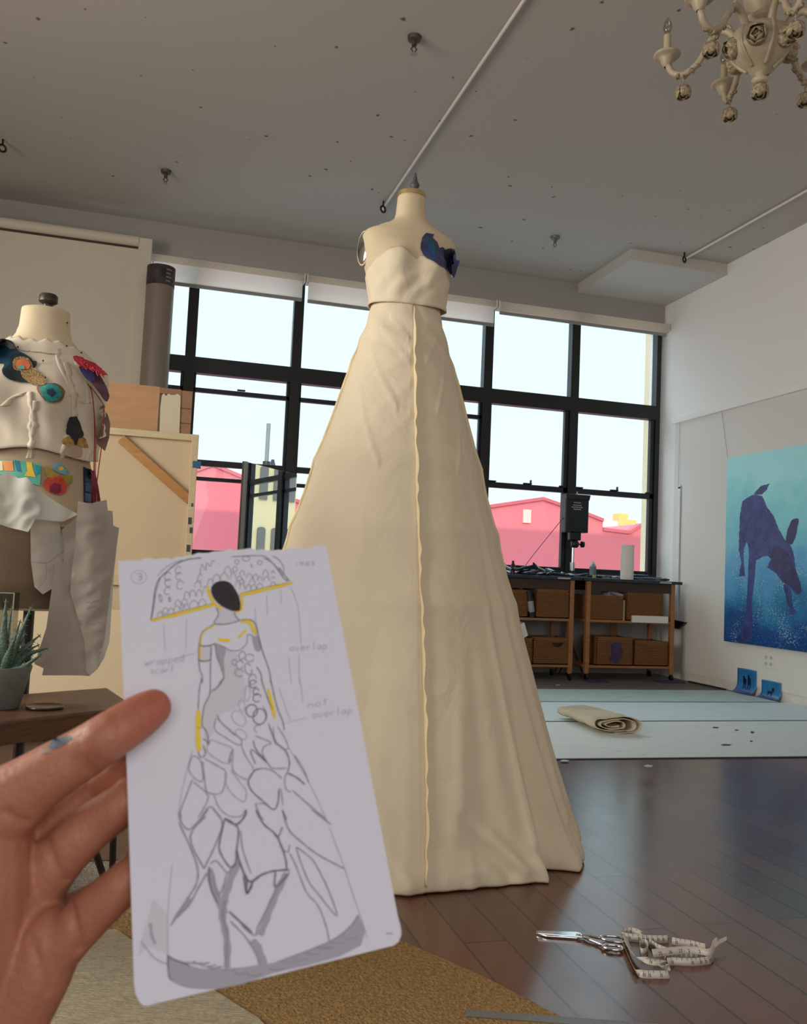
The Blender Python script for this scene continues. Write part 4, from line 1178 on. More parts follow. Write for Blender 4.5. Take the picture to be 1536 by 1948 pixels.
# ------------------------------------------------------------------ scissors
sc = thing('fabric_scissors', 'chrome dressmaking scissors lying on the dark floor', 'scissors', fl(1105, 1782, .006))
Zs = .007
def fz(x, y, z=Zs): return at(x, y, 2, z)
mesh_obj('blade', MB().prism([fz(1020, 1773), fz(1030, 1772.5), fz(1098, 1775), (fz(1112, 1779)), fz(1108, 1784.5), fz(1060, 1780.5), fz(1024, 1777.5)], (0, 0, .0035)), m_chrome, sc, bevel=.0008)
mesh_obj('blade', MB().prism([fz(1021, 1776, .0035), fz(1036, 1776, .0035), fz(1098, 1780, .0035), fz(1110, 1785, .0035), fz(1098, 1786, .0035), fz(1040, 1782, .0035)], (0, 0, .003)), m_chrome, sc, bevel=.0008)
mesh_obj('pivot_screw', MB().lathe(fz(1101, 1779.5, .0105), [(.0065, 0), (.0065, .003), (.004, .004)], 16), m_chrome, sc, smooth=True)
def loop(pxc, sx, sy, rot, r, z):
    ce = fz(pxc[0], pxc[1], z); pts = []
    n = 36; mb = MB(); path = []
    for k in range(n+1):
        a_ = 2*PI*k/n
        x = sx*cos(a_); y = sy*sin(a_)*(1+.15*cos(a_))
        path.append(ce+Vector((x*cos(rot)-y*sin(rot), x*sin(rot)+y*cos(rot), 0)))
    mb.tube(path, r, 10, caps=False)
    return mb
ax = (fz(1190, 1790)-fz(1110, 1780)); rot = math.atan2(ax.y, ax.x)
h1 = loop((1168, 1786), .036, .019, rot, .0042, .011); h1.tube(crm([fz(1106, 1779, .010), fz(1122, 1780, .012), fz(1142, 1784, .012)], 5), [.005]*6+[.0045]*5, 10)
h2 = loop((1166, 1802), .026, .015, rot+.05, .0042, .008); h2.tube(crm([fz(1110, 1781, .007), fz(1124, 1788, .008), fz(1146, 1797, .008)], 5), [.005]*6+[.0045]*5, 10)
mesh_obj('handle', h1, m_chrome, sc, smooth='all'); mesh_obj('handle', h2, m_chrome, sc, smooth='all')

# ------------------------------------------------------------------ tape measure: one long ribbon on edge
m_tape = M('tape_white', (196, 190, 180), .5)
m_tapetx = M('tape_print', (44, 42, 42), .6)
tm = thing('tape_measure', 'crumpled white measuring tape lying beside the scissors handles', 'tape measure', fl(1270, 1820))
def tz(pts): return [(1160+x/5.908, 1740+y/5.908) for x, y in pts]
TW = .0185
def strip(pts, z0=.001, lean=.35, w=TW, nm='ribbon'):
    """pts: lower edge of the ribbon, in the photograph; the ribbon stands on that edge, leaning back"""
    q = crm([fl(x, y, z0) for x, y in tz(pts)], 8)
    mb = MB(); ups = []
    for i, p in enumerate(q):
        t = (q[min(i+1, len(q)-1)]-q[max(i-1, 0)]).normalized()
        s_ = Vector((-t.y, t.x, 0))
        if s_.y < 0: s_ = -s_
        upv = (Vector((0, 0, 1))*(1-lean)+s_*lean).normalized()
        mb.v += [p, p+upv*w]; ups.append(upv)
    for i in range(len(q)-1): mb.f.append((2*i, 2*i+1, 2*i+3, 2*i+2))
    mesh_obj(nm, mb, m_tape, tm, smooth='all', solid=.0005)
    # ticks and figures
    tx = MB(); acc = 0
    for i in range(len(q)-1):
        seg = (q[i+1]-q[i]).length; acc += seg
        if acc > .012:
            acc = 0
            t = (q[i+1]-q[i]).normalized(); nn_ = t.cross(ups[i]); 
            if nn_.dot(CAM-q[i]) < 0: nn_ = -nn_
            o_ = q[i]+nn_*.0006
            tx.prism([o_+ups[i]*(w-.006), o_+ups[i]*w, o_+ups[i]*w+t*.0009, o_+ups[i]*(w-.006)+t*.0009], nn_*.0002)
            if i % 2 == 0:
                a_ = o_+ups[i]*.003
                tx.prism([a_, a_+ups[i]*.008, a_+ups[i]*.008+t*.0028, a_+ups[i]*.0065+t*.0028, a_+ups[i]*.0065+t*.0012, a_+t*.0012], nn_*.0002)
                tx.prism([a_+t*.004, a_+ups[i]*.008+t*.004, a_+ups[i]*.008+t*.0055, a_+t*.0055], nn_*.0002)
    if tx.v: stuff(mesh_obj('printed_mark', tx, m_tapetx, tm))
    return q
strip([(420, 320), (330, 250), (250, 222), (170, 235), (150, 270), (240, 292), (420, 310), (640, 312), (670, 300)], lean=.2)
strip([(160, 270), (180, 380), (240, 520), (300, 650), (350, 705), (480, 718), (660, 718), (690, 690)], lean=.35)
strip([(205, 260), (250, 380), (320, 480), (400, 545), (500, 570), (610, 585), (625, 625), (690, 630)], lean=.6, z0=.012)
strip([(345, 400), (350, 450), (400, 455), (432, 420), (425, 370), (370, 350), (340, 370)], lean=.0, z0=.002)
strip([(700, 330), (760, 345), (860, 360), (960, 380), (1080, 410)], lean=.2)
strip([(660, 575), (720, 568), (830, 575), (960, 575), (1080, 562), (1140, 548), (1160, 500), (1080, 490), (960, 492), (850, 490), (740, 478), (660, 500), (640, 540)], lean=.25)
strip([(440, 345), (520, 400), (640, 450), (690, 470)], lean=.1)
# the flatter stretch with the big figures, ending in the metal tab
fq = crm([fl(x, y, .012) for x, y in tz([(500, 478), (620, 465), (760, 448), (900, 440), (1020, 450), (1110, 470), (1165, 455), (1190, 385)])], 8)
mb = MB()
for i, p in enumerate(fq):
    mb.v += [p, p+Vector((0, .012, .0155))]
for i in range(len(fq)-1): mb.f.append((2*i, 2*i+1, 2*i+3, 2*i+2))
mesh_obj('ribbon', mb, m_tape, tm, smooth='all', solid=.0005)
e0, e1, e2 = fl(*tz([(1180, 380)])[0], .014), fl(*tz([(1235, 330)])[0], .02), fl(*tz([(1320, 285)])[0], .022)
mesh_obj('ribbon', MB().add([e0, e0+Vector((0, .01, .016)), e1, e1+Vector((-.004, .008, .016))], [(0, 1, 3, 2)]), m_tape, tm, solid=.0005)
mesh_obj('metal_tab', MB().prism([e1, e2, e2+Vector((.002, .004, .007)), e1+Vector((.002, .004, .009))], (0, .001, .0008)), M('pale_metal_tab', (214, 212, 204), .4, .4), tm)
def text_mb(txt, size):
    cu = bpy.data.curves.new('t', 'FONT'); cu.body = txt; cu.size = size; cu.align_x = 'CENTER'; cu.resolution_u = 3
    ob = bpy.data.objects.new('t', cu); C.objects.link(ob)
    dg = bpy.context.evaluated_depsgraph_get(); me = bpy.data.meshes.new_from_object(ob.evaluated_get(dg))
    mb = MB(); mb.v = [v.co.copy() for v in me.vertices]; mb.f = [tuple(p.vertices) for p in me.polygons]
    bpy.data.objects.remove(ob); bpy.data.curves.remove(cu); bpy.data.meshes.remove(me)
    return mb
for txt, (x, y) in (('25', (580, 470)), ('26', (690, 452)), ('27', (808, 440)), ('28', (912, 436)), ('29', (1035, 448))):
    m0 = text_mb(txt, .0125); c = fl(*tz([(x, y)])[0], .0125)
    X = Vector((1, -.06, 0)).normalized(); Yv = Vector((0, .61, .79)).normalized(); N = X.cross(Yv)
    if N.dot(CAM-c) < 0: N = -N
    m0.v = [c+X*v.x+Yv*(v.y+.003)+N*.0011 for v in m0.v]
    mesh_obj('numeral', m0, m_tapetx, tm)
# ================================================================== PAINTING BOARDS ON THE FLOOR
def boardmat(name, col, amt):
    m = M(name, col, .6, bump=(25, .08))
    n, b = nodes_of(m)
    t = n.nodes.new('ShaderNodeTexCoord'); mp = n.nodes.new('ShaderNodeMapping'); mp.inputs['Scale'].default_value = (1.2, 5, 1)
    no = n.nodes.new('ShaderNodeTexNoise'); no.inputs['Scale'].default_value = 3.5; no.inputs['Detail'].default_value = 8; no.inputs['Roughness'].default_value = .7
    n.links.new(t.outputs['Object'], mp.inputs[0]); n.links.new(mp.outputs[0], no.inputs['Vector'])
    r = n.nodes.new('ShaderNodeValToRGB')
    e = r.color_ramp.elements
    e[0].position = .30-.06*amt; e[0].color = lin((62, 78, 78))
    e[1].position = .36+.08*amt; e[1].color = lin(col)
    x = e.new(.75); x.color = lin(tuple(min(255, c+10) for c in col))
    n.links.new(no.outputs[0], r.inputs[0]); n.links.new(r.outputs[0], b.inputs['Base Color'])
    return m
m_bd_edge = M('board_edge', (66, 80, 90), .7)
def board(x0, y0, x1, y1, z, mat, label, skew=0):
    t = thing('painting_board', label, 'board', ((x0+x1)/2, (y0+y1)/2, 0))
    pts = [Vector((x0, y0+skew, z)), Vector((x1, y0, z)), Vector((x1, y1, z)), Vector((x0, y1, z))]
    mesh_obj('sheet', MB().prism(pts, (0, 0, .006)), mat, t)
    mesh_obj('dark_edge', MB().prism([pts[0]+Vector((0, -.012, 0)), pts[1]+Vector((0, -.012, 0)), pts[1], pts[0]], (0, 0, .005)), m_bd_edge, t)
board(1.3, 4.42, XR-.02, 5.66, .001, boardmat('pale_board', (214, 220, 216), .0), 'front pale grey-blue board under the folded canvas', .12)
board(1.1, 5.70, XR-.02, 6.58, .001, boardmat('blue_board', (206, 218, 218), .1), 'middle pale blue board behind the folded canvas', .0)
board(2.9, 6.62, 5.42, 7.35, .001, boardmat('streaked_board', (180, 200, 194), 1.0), 'green-streaked narrow board nearest the work carts', .0)
struct('trim_11', MB().box((-.5, 7.37, 0), (XR-.02, YW, .003)), M('grey_floor_paint', (112, 110, 104), .7, var=(6, .12)))
# paint scraps on the boards and floor
sp = MB()
for k, (x, y, w, h) in enumerate(((1075, 1447, 9, 1.5), (1234, 1457, 9, 2.2), (1362, 1384, 7, 1.4), (1382, 1417, 11, 1.6), (1432, 1393, 4, 2), (1430, 1410, 3, 1.3), (1402, 1389, 4, 1.2), (1062, 1303, 5, 1.2))):
    pts = [(x-w, y), (x-w*.3, y-h), (x+w, y-h*.3), (x+w*.6, y+h), (x-w*.5, y+h)]
    o = one('paint_flake', MB().prism([fl(a, b, .0075 if y < 1450 else .001) for a, b in pts], (0, 0, .001)), M('pale_flake', (196, 200, 204), .7) if k in (0, 1, 7) else M('dark_flake', (54, 58, 58), .7),
        ['white paint flake on the front edge of the pale board', 'white paint flake on the dark floor before the board', 'small dark paint fleck right of the folded canvas', 'dark brushmark sliver on the front board', 'dark paint fleck nearest the right edge of the board', 'tiny dark fleck below the rightmost fleck', 'tiny dark fleck between two larger flecks', 'pale scrap on the floor in front of the left cart'][k], 'paint flake')
# folded canvas bundle: a flattened spiral pushed along its length
fb0, fb1 = fl(1172, 1402, 0), fl(1085, 1372, 0)
ax = Vector((fb1.x-fb0.x, fb1.y-fb0.y, 0)); L = .62; ax = Vector((.02, 1, 0)).normalized()
wdir = Vector((1, -.1, 0)).normalized()
cx0 = Vector((2.99, 5.20, 0))
m_drop = M('drop_cloth', (196, 184, 160), .9, bump=(18, .5), var=(5, .16))
cb = thing('folded_drop_cloth', 'folded cream canvas drop cloth lying on the pale boards', 'cloth', cx0)
prof = []
turns = 3.2; hw, hh = .185, .055
for k in range(220):
    u = k/219; a_ = -PI/2+2*PI*turns*u; f_ = 1-.78*u
    x = hw*f_*(abs(cos(a_))**.7)*(1 if cos(a_) > 0 else -1)
    z = hh*f_*(abs(sin(a_))**.8)*(1 if sin(a_) > 0 else -1)
    prof.append((x+.02*u*sin(6*u), hh+z+.003+.006*sin(x*22)*(z > 0)))
mb = MB(); ns = 16
for i in range(ns):
    v = i/(ns-1)
    for (x, z) in prof:
        s_ = 1-.12*v
        p = cx0+wdir*(x*s_+.02*wr((v*3, x*5, 1), 2))+ax*(L*v+.012*wr((x*8, z*8, 2), 4))
        zz = max(.009, z*(1-.18*v)+.009+.010*wr((x*6, v*4, z*5), 2)*(z > .02))
        mb.v.append(Vector((p.x, p.y, zz)))
K = len(prof)
for i in range(ns-1):
    for j in range(K-1): mb.f.append((i*K+j, i*K+j+1, (i+1)*K+j+1, (i+1)*K+j))
mesh_obj('cloth', mb, m_drop, cb, smooth='all', solid=.004)

# ================================================================== RIGHT WALL
a = at(1381, 872.8, 0, XR-.06); b = at(1380, 1219.5, 0, XR-.06)
y1 = (a.y+b.y)/2; y0 = y1-2.3
def paintmat():
    m = M('dog_painting_ground', (60, 140, 160), .35)
    n, bb = nodes_of(m)
    t = n.nodes.new('ShaderNodeTexCoord'); sp = n.nodes.new('ShaderNodeSeparateXYZ'); n.links.new(t.outputs['Object'], sp.inputs[0])
    no = n.nodes.new('ShaderNodeTexNoise'); no.inputs['Scale'].default_value = 3; no.inputs['Detail'].default_value = 6; n.links.new(t.outputs['Object'], no.inputs['Vector'])
    ma = n.nodes.new('ShaderNodeMath'); ma.operation = 'MULTIPLY_ADD'; ma.inputs[1].default_value = .95; n.links.new(no.outputs[0], ma.inputs[0]); n.links.new(sp.outputs['Z'], ma.inputs[2])
    mr = n.nodes.new('ShaderNodeMapRange'); mr.inputs[1].default_value = .35; mr.inputs[2].default_value = 2.05; n.links.new(ma.outputs[0], mr.inputs[0])
    r = n.nodes.new('ShaderNodeValToRGB'); n.links.new(mr.outputs[0], r.inputs[0])
    e = r.color_ramp.elements
    e[0].position = 0; e[0].color = lin((16, 60, 122)); e[1].position = 1; e[1].color = lin((172, 238, 240))
    for p, c in ((.2, (30, 84, 146)), (.33, (52, 130, 176)), (.5, (92, 166, 214)), (.68, (124, 204, 220)), (.85, (142, 222, 226))):
        x = e.new(p); x.color = lin(c)
    # fine light flecks, denser where a coarse noise is high
    vo = n.nodes.new('ShaderNodeTexVoronoi'); vo.inputs['Scale'].default_value = 58; n.links.new(t.outputs['Object'], vo.inputs['Vector'])
    n2 = n.nodes.new('ShaderNodeTexNoise'); n2.inputs['Scale'].default_value = 5; n2.inputs['Detail'].default_value = 5; n.links.new(t.outputs['Object'], n2.inputs['Vector'])
    m2 = n.nodes.new('ShaderNodeMapRange'); m2.inputs[1].default_value = .35; m2.inputs[2].default_value = .7; m2.inputs[3].default_value = .09; m2.inputs[4].default_value = .40; n.links.new(n2.outputs[0], m2.inputs[0])
    lt = n.nodes.new('ShaderNodeMath'); lt.operation = 'LESS_THAN'; n.links.new(vo.outputs['Distance'], lt.inputs[0]); n.links.new(m2.outputs[0], lt.inputs[1])
    m3 = n.nodes.new('ShaderNodeMath'); m3.operation = 'MULTIPLY'; m3.inputs[1].default_value = .6; n.links.new(lt.outputs[0], m3.inputs[0])
    mx = n.nodes.new('ShaderNodeMixRGB'); n.links.new(m3.outputs[0], mx.inputs[0]); n.links.new(r.outputs[0], mx.inputs[1]); mx.inputs[2].default_value = lin((190, 228, 226))
    n.links.new(mx.outputs[0], bb.inputs['Base Color'])
    return m
pt = thing('dog_painting', 'large blue painting of a dark dog in water hanging on the right wall', 'painting', (XR-.02, (y0+y1)/2, b.z))
mesh_obj('canvas', MB().box((XR-.06, y0, b.z), (XR-.021, y1, a.z)), paintmat(), pt, bevel=.003)
def zp(pts): return [(1360+x/4.426, 820+y/4.426) for x, y in pts]
def ppl(d): return CAM+d*((XR-.061-CAM.x)/d.x)
m_dog = M('dog_purple', (62, 68, 128), .4, var=(9, .4)); m_dog2 = M('dog_plum', (58, 50, 96), .4, var=(9, .3))
body = [(235, 590), (320, 535), (400, 545), (440, 640), (500, 720), (540, 830), (590, 910), (640, 960), (670, 1050), (680, 1150), (720, 1270), (735, 1340), (715, 1380), (680, 1370), (640, 1320), (570, 1270), (520, 1200), (460, 1160), (440, 1150), (475, 1080), (450, 1050), (400, 1060), (350, 1090), (340, 1200), (325, 1340), (310, 1480), (320, 1640), (310, 1740), (240, 1770), (170, 1760), (230, 1690), (250, 1600), (270, 1480), (275, 1350), (285, 1150), (290, 1000), (270, 930), (245, 1000), (245, 1080), (250, 1170), (260, 1220), (205, 1225), (215, 1170), (225, 1110), (205, 1000), (205, 900), (215, 700)]
for nm, ps, mt, of in (('dog_body', body, m_dog, .0005), ('dog_tail', [(325, 535), (390, 465), (465, 440), (440, 490), (400, 535)], m_dog, .0008), ('dog_ear', [(600, 920), (625, 800), (660, 745), (705, 740), (700, 800), (680, 900), (650, 950), (625, 950)], m_dog2, .001),
                       ('dog_foreleg', [(585, 1290), (640, 1330), (650, 1420), (660, 1480), (690, 1530), (640, 1545), (630, 1490), (600, 1400)], m_dog, .0008), ('dog_muzzle', [(500, 960), (590, 1000), (650, 1080), (670, 1180), (720, 1290), (715, 1370), (660, 1330), (570, 1250), (500, 1170), (480, 1090)], m_dog2, .0012)):
    mesh_obj(nm, patch_mb(None, zp(ps), of, 3, plane=ppl, jitter=.6), mt, pt)
random.seed(11)
fk = MB()
for k in range(500):
    x, y = random.uniform(205, 640), random.uniform(520, 1500)
    p = ppl(ray(*zp([(x, y)])[0]).normalized())+Vector((-.002, 0, 0)); s_ = random.uniform(.0012, .0034)
    fk.add([p+Vector((0, -s_, 0)), p+Vector((0, 0, -s_)), p+Vector((0, s_, 0)), p+Vector((0, 0, s_))], [(0, 1, 2, 3)])
stuff(mesh_obj('paint_fleck', fk, M('pale_fleck', (150, 188, 204), .4), pt))
# hanging wires
for (xt, yt, xb_, yb2, lab) in ((1294, 800, 1291, 925, 'thin wire hanging from the wall rail to the yardstick'), (1373, 777, 1385, 871, 'thin wire from the wall rail to the painting corner')):
    one('hanging_wire', MB().tube([at(xt, yt, 0, XR-.03), at(xb_, yb2, 0, XR-.03)], .0018, 5), m_bar, lab, 'wire')
# aluminium T-square on the wall with a dark foot
a, b = at(1292, 926, 0, XR-.04), at(1287, 1190, 0, XR-.04)
ts = thing('drywall_square', 'long aluminium T-square standing against the right wall beside the cart', 'ruler', (XR-.03, a.y, b.z))
mesh_obj('blade', MB().box((XR-.035, a.y-.022, b.z-.02), (XR-.03, a.y+.022, a.z)), M('pale_aluminium', (226, 228, 232), .35), ts)
mesh_obj('end_cap', MB().lathe((XR-.035, a.y, a.z), [(.022, 0), (.022, .005)], 16, axis='x'), m_steel, ts)
tk = MB()
for k in range(70):
    z = a.z-.02-k*.018
    tk.box((XR-.0362, a.y-.02, z), (XR-.035, a.y-.02+(.018 if k % 5 == 0 else .009), z+.003))
mesh_obj('scale_mark', tk, M('scale_print', (110, 112, 116), .6), ts)
f0 = at(1306, 1178, 0, XR-.05)
mesh_obj('head', MB().prism([(XR-.06, a.y-.20, b.z+.045), (XR-.06, a.y+.05, b.z+.06), (XR-.06, a.y+.06, b.z-.02), (XR-.06, a.y-.06, b.z-.035)], (.03, 0, 0)), m_black, ts)
# outlet
c = at(1464, 1257, 0, XR-.02)
ot = thing('wall_outlet', 'white double wall outlet below the painting', 'outlet', (XR-.02, c.y, c.z))
mesh_obj('cover_plate', MB().box((XR-.026, c.y-.072, c.z-.07), (XR-.02, c.y+.072, c.z+.07)), m_white, ot, bevel=.003)
m_slot = M('outlet_slot', (96, 92, 88), .6)
for sy in (-.034, .034):
    for sz in (-.03, .03):
        so = mesh_obj('socket', MB().lathe((XR-.0285, c.y+sy, c.z+sz), [(.02, 0), (.02, .003)], 18, axis='x'), M('socket_ivory', (206, 200, 190), .5), ot)
        mesh_obj('slot', MB().box((XR-.0292, c.y+sy-.009, c.z+sz-.004), (XR-.0285, c.y+sy-.006, c.z+sz+.008)).box((XR-.0292, c.y+sy+.006, c.z+sz-.004), (XR-.0285, c.y+sy+.009, c.z+sz+.008)), m_slot, so)
# two photo prints curling where the wall meets the floor
def print_(pxs, label, kind):
    tl, tr, br, bl = [at(x, y, 0, XR-.03) for x, y in pxs]
    yc0, yc1 = (tl.y+bl.y)/2, (tr.y+br.y)/2
    H = tl.z
    t = thing('photo_print', label, 'photo print', (XR-.05, (yc0+yc1)/2, .008))
    def fn(u, v):
        y = yc0+(yc1-yc0)*u
        z = H*(1-v)**1.0 if v < .55 else None
        # profile from wall down curling onto the floor
        s_ = v*1.25*H
        if s_ < H*.62: x, z = XR-.024, H-s_
        else:
            rr = H*.38; a_ = min((s_-H*.62)/rr, 1.45); x, z = XR-.024-rr*(1-cos(a_)), H*.38-rr*sin(a_)+.010
        return (x, y, z+.004*sin(u*PI))
    mb = MB().grid(fn, 10, 14)
    m = M('blue_print', (50, 122, 176), .25, var=(7, .2))
    mesh_obj('sheet', mb, m, t, smooth='all', solid=.0008)
    dk = M('print_silhouette', (24, 34, 66), .3)
    sh = {'horses': [(.40, .42, .17, .24), (.63, .40, .17, .28), (.37, .60, .05, .2), (.46, .58, .04, .2), (.58, .60, .05, .2), (.69, .6, .04, .2), (.35, .29, .08, .12), (.60, .24, .08, .12)], 'dog': [(.45, .52, .26, .16), (.60, .38, .12, .18), (.38, .66, .06, .16), (.55, .66, .06, .16)]}[kind]
    for (u, v, du, dv) in sh:
        mk = MB().grid(lambda a_, b_, u=u, v=v, du=du, dv=dv: Vector(fn(u+du*(a_-.5), v+dv*(b_-.5)*(1-.5*abs(a_-.5))))+Vector((-.0016, 0, .0006)), 5, 8)
        mesh_obj('silhouette', mk, dk, t, smooth='all')
    mk = MB().grid(lambda a_, b_: Vector(fn(a_, .72+.28*b_))+Vector((-.001, 0, .0006)), 8, 6)
    mesh_obj('dark_water', mk, M('print_purple', (44, 62, 130), .3, var=(12, .3)), t, smooth='all')
print_([(1409, 1271), (1440, 1274), (1438, 1318), (1396, 1314)], 'curled blue photo print of two dark animals, left of the pair by the wall', 'horses')
print_([(1457, 1294), (1490, 1306), (1482, 1332), (1440, 1326)], 'curled blue photo print of a dark dog, right of the pair by the wall', 'dog')
stx = MB()
a, b = fl(1312, 1297, .012), fl(1380, 1312, .012)
one('floor_stick', MB().prism([a, b, b+Vector((-.02, -.05, 0)), a+Vector((-.03, -.02, 0))], (0, 0, .012)), m_black, 'thin black strip lying on the floor along the right wall', 'strip')

# ================================================================== WORK CARTS
m_cart = M('oiled_pine', (156, 104, 62), .5, var=(7, .15), streak=(1, 1, 8)); m_carttop = M('paint_crusted_top', (36, 52, 66), .6, bump=(60, .5), var=(20, .5))
m_bask = M('seagrass_weave', (136, 92, 52), .9, bump=(90, 1.0), var=(60, .3), streak=(1, 1, 3))
m_drk = M('dark_hollow', (30, 24, 20), .9)
YF = 8.02; YBk = 8.48
def cz(px, py, y=YF): return at(px, py, 1, y)
ZTOP = cz(1200, 1103).z; ZU = cz(1200, 1181).z; ZL = cz(1200, 1267).z
def cart(xa, xb, label):
    t = thing('work_cart', label, 'cart', ((xa+xb)/2, (YF+YBk)/2, 0))
    lw = .045
    mesh_obj('top', MB().box((xa-.06, YF-.04, ZTOP-.03), (xb+.06, YBk+.06, ZTOP)), m_carttop, t, bevel=.004)
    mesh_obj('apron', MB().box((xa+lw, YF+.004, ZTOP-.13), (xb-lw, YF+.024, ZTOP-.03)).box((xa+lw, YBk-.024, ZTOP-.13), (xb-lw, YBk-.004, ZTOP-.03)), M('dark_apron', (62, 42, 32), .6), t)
    for x in (xa, xb-lw):
        for y in (YF, YBk-lw):
            mesh_obj('leg', MB().box((x, y, .075), (x+lw, y+lw, ZTOP-.03)), m_cart, t, bevel=.003)
            c = Vector((x+lw/2, y+lw/2, 0))
            cs = mesh_obj('caster', MB().box(c+Vector((-.012, -.01, .03)), c+Vector((.012, .01, .078))), m_steel, t)
            mesh_obj('wheel', MB().lathe(c+Vector((-.012, -.012, .036)), [(.03, 0), (.035, .004), (.035, .020), (.03, .024)], 18, axis='x'), m_black, cs, smooth=True)
    for z in (ZU, ZL):
        mesh_obj('shelf', MB().box((xa+.01, YF+.006, z-.025), (xb-.01, YBk-.01, z)), m_cart, t, bevel=.003)
    xm = (xa+xb)/2
    mesh_obj('back_slat', MB().box((xm+.02, YBk-.014, ZL), (xm+.10, YBk, ZTOP-.03)), m_cart, t)
    c = cz(1250, 1108)
    mesh_obj('paper_label', MB().box((xb-.21, YF-.0415, ZTOP-.022), (xb-.07, YF-.04, ZTOP-.008)), M('old_label', (190, 182, 170), .8), t)
    return t
xA0, xA1 = cz(1116, 1180).x, cz(1284, 1180).x
wd_ = xA1-xA0
xB1 = cz(1092, 1180).x; xB0 = xB1-wd_
cart(xB0, xB1, 'left wheeled pine work cart with dark paint-covered top beside the gown')
cart(xA0, xA1, 'right wheeled pine work cart with dark paint-covered top by the wall')
def basket(xa, xb, z, h, label, tilt=0, notch=False, y0=YF+.012, dep=.33):
    t = thing('woven_basket', label, 'basket', ((xa+xb)/2, y0+dep/2, z), 'woven storage baskets')
    w = .008
    mesh_obj('body', MB().box((xa, y0, z), (xb, y0+dep, z+.01)).box((xa, y0, z), (xb, y0+w, z+h)).box((xa, y0+dep-w, z), (xb, y0+dep, z+h)).box((xa, y0, z), (xa+w, y0+dep, z+h)).box((xb-w, y0, z), (xb, y0+dep, z+h)), m_bask, t)
    rp_ = [(xa+.004, y0+.004, z+h), (xb-.004, y0+.004, z+h), (xb-.004, y0+dep-.004, z+h), (xa+.004, y0+dep-.004, z+h), (xa+.004, y0+.004, z+h)]
    mesh_obj('rim', MB().tube(rp_, .009, 8), m_bask, t, smooth=True)
    wv = MB(); k = 0
    zz = z+.02
    while zz < z+h-.015:
        q = [(xa+(xb-xa)*i/24, y0-.002-.003*sin(i*2.6+k*PI), zz) for i in range(25)]
        wv.tube(q, .0075, 6); zz += .017; k += 1
    mesh_obj('weave', wv, m_bask, t, smooth='all')
    if notch:
        c = Vector(((xa+xb)/2+.06, y0-.011, z+h-.04)); pts = [c+Vector((.06*cos(a_), 0, .045*sin(a_))) for a_ in [PI+PI*k/10 for k in range(11)]]
        mesh_obj('hand_hole', MB().prism(pts, (0, .004, 0)), m_drk, t)
    if tilt: t.rotation_euler = (0, 0, tilt)
    return t
hU = cz(1150, 1134).z-ZU; hL = cz(1150, 1219).z-ZL
lw = .05
xs = [cz(x, 1160).x for x in (1121, 1187, 1194, 1262)]
basket(xs[0], xs[1], ZU, hU, 'woven basket on the right cart upper shelf, left side, holding a book', tilt=R(-1))
basket(xs[2], xs[3], ZU, hU+.05, 'woven basket on the right cart upper shelf, right side, holding dark cloth')
xs = [cz(x, 1240).x for x in (1137, 1205, 1209, 1275)]
basket(xs[0], xs[1], ZL, hL+.03, 'woven basket with a purple smear on the right cart lower shelf')
basket(xs[2], xs[3]-.02, ZL, hL, 'plain woven basket nearest the wall on the right cart lower shelf')
xs = [cz(x, 1160).x for x in (938, 1005, 1021, 1083)]
basket(xs[0], xs[1], ZU, hU+.02, 'woven basket beside the gown on the left cart upper shelf')
basket(xs[2], xs[3], ZU, hU+.04, 'woven basket on the left cart upper shelf right of a black tube')
xs = [cz(x, 1240).x for x in (950, 1014, 1016, 1085)]
basket(xs[0], xs[1], ZL, hL, 'woven basket half behind the gown on the left cart lower shelf')
basket(xs[2], xs[3], ZL, hL+.01, 'woven basket with a cut hand hole on the left cart lower shelf', notch=True)
# purple cloth on basket
ps = [(1163, 1225), (1180, 1222), (1184, 1236), (1183, 1248), (1179, 1250), (1178, 1258), (1170, 1262), (1161, 1255), (1165, 1240)]
one('purple_rag', MB().prism([cz(x, y, YF-.006) for x, y in ps], (0, .006, 0)), M('violet_rag', (66, 50, 92), .9, var=(20, .2)), 'violet rag hanging over the basket on the right cart lower shelf', 'rag')
# objects in and on the carts
def ob(label, name, cat, px0, py0, px1, py1, y, dep, mat, **k):
    a, b = at(px0, py1, 1, y), at(px1, py0, 1, y)
    return one(name, MB().box((a.x, y, a.z), (b.x, y+dep, b.z)), mat, label, cat, **k)
m_bk = M('pale_book', (186, 186, 192), .6)
zz = ZU+hU+.005
a = cz(1160, 1121, 8.1); b = cz(1187, 1131, 8.1)
bk = thing('book', 'pale book tilted across the basket on the right cart upper shelf', 'book', (a.x, 8.1, zz))
dv = (b-a); nv = Vector((dv.z, 0, -dv.x)).normalized()
mesh_obj('cover', MB().prism([a, b, b+nv*.075, a+nv*.075], (0, .16, 0)), m_bk, bk, bevel=.002)
mesh_obj('spine_print', MB().prism([a+nv*.03+dv*.1, a+nv*.03+dv*.9, a+nv*.05+dv*.9, a+nv*.05+dv*.1], (0, -.002, 0)), M('book_print', (112, 104, 140), .6), bk)
one('board_book', MB().box((cz(1188, 1140).x, YF+.02, ZU), (cz(1191.5, 1140).x, YF+.3, cz(1190, 1142).z)), M('cream_board', (200, 180, 140), .7), 'thin cream board standing between the baskets on the right cart', 'board')
ob('flat white box on the front edge of the right cart upper shelf', 'white_box', 'box', 1204, 1173, 1272, 1184, YF-.02, .03, m_white, bevel=.002)
cl = MB().grid(lambda u, v: (cz(1192+58*u, 1128).x, 8.08+.2*v, ZU+hU+.055+.05*sin(PI*u)*(.6+.4*sin(9*u+4*v))*sin(PI*min(1, v+.2))), 16, 8)
one('dark_cloth', cl, M('indigo_cloth', (36, 32, 58), .9), 'dark indigo cloth heaped on the right basket of the upper shelf', 'cloth', smooth='all', solid=.01)
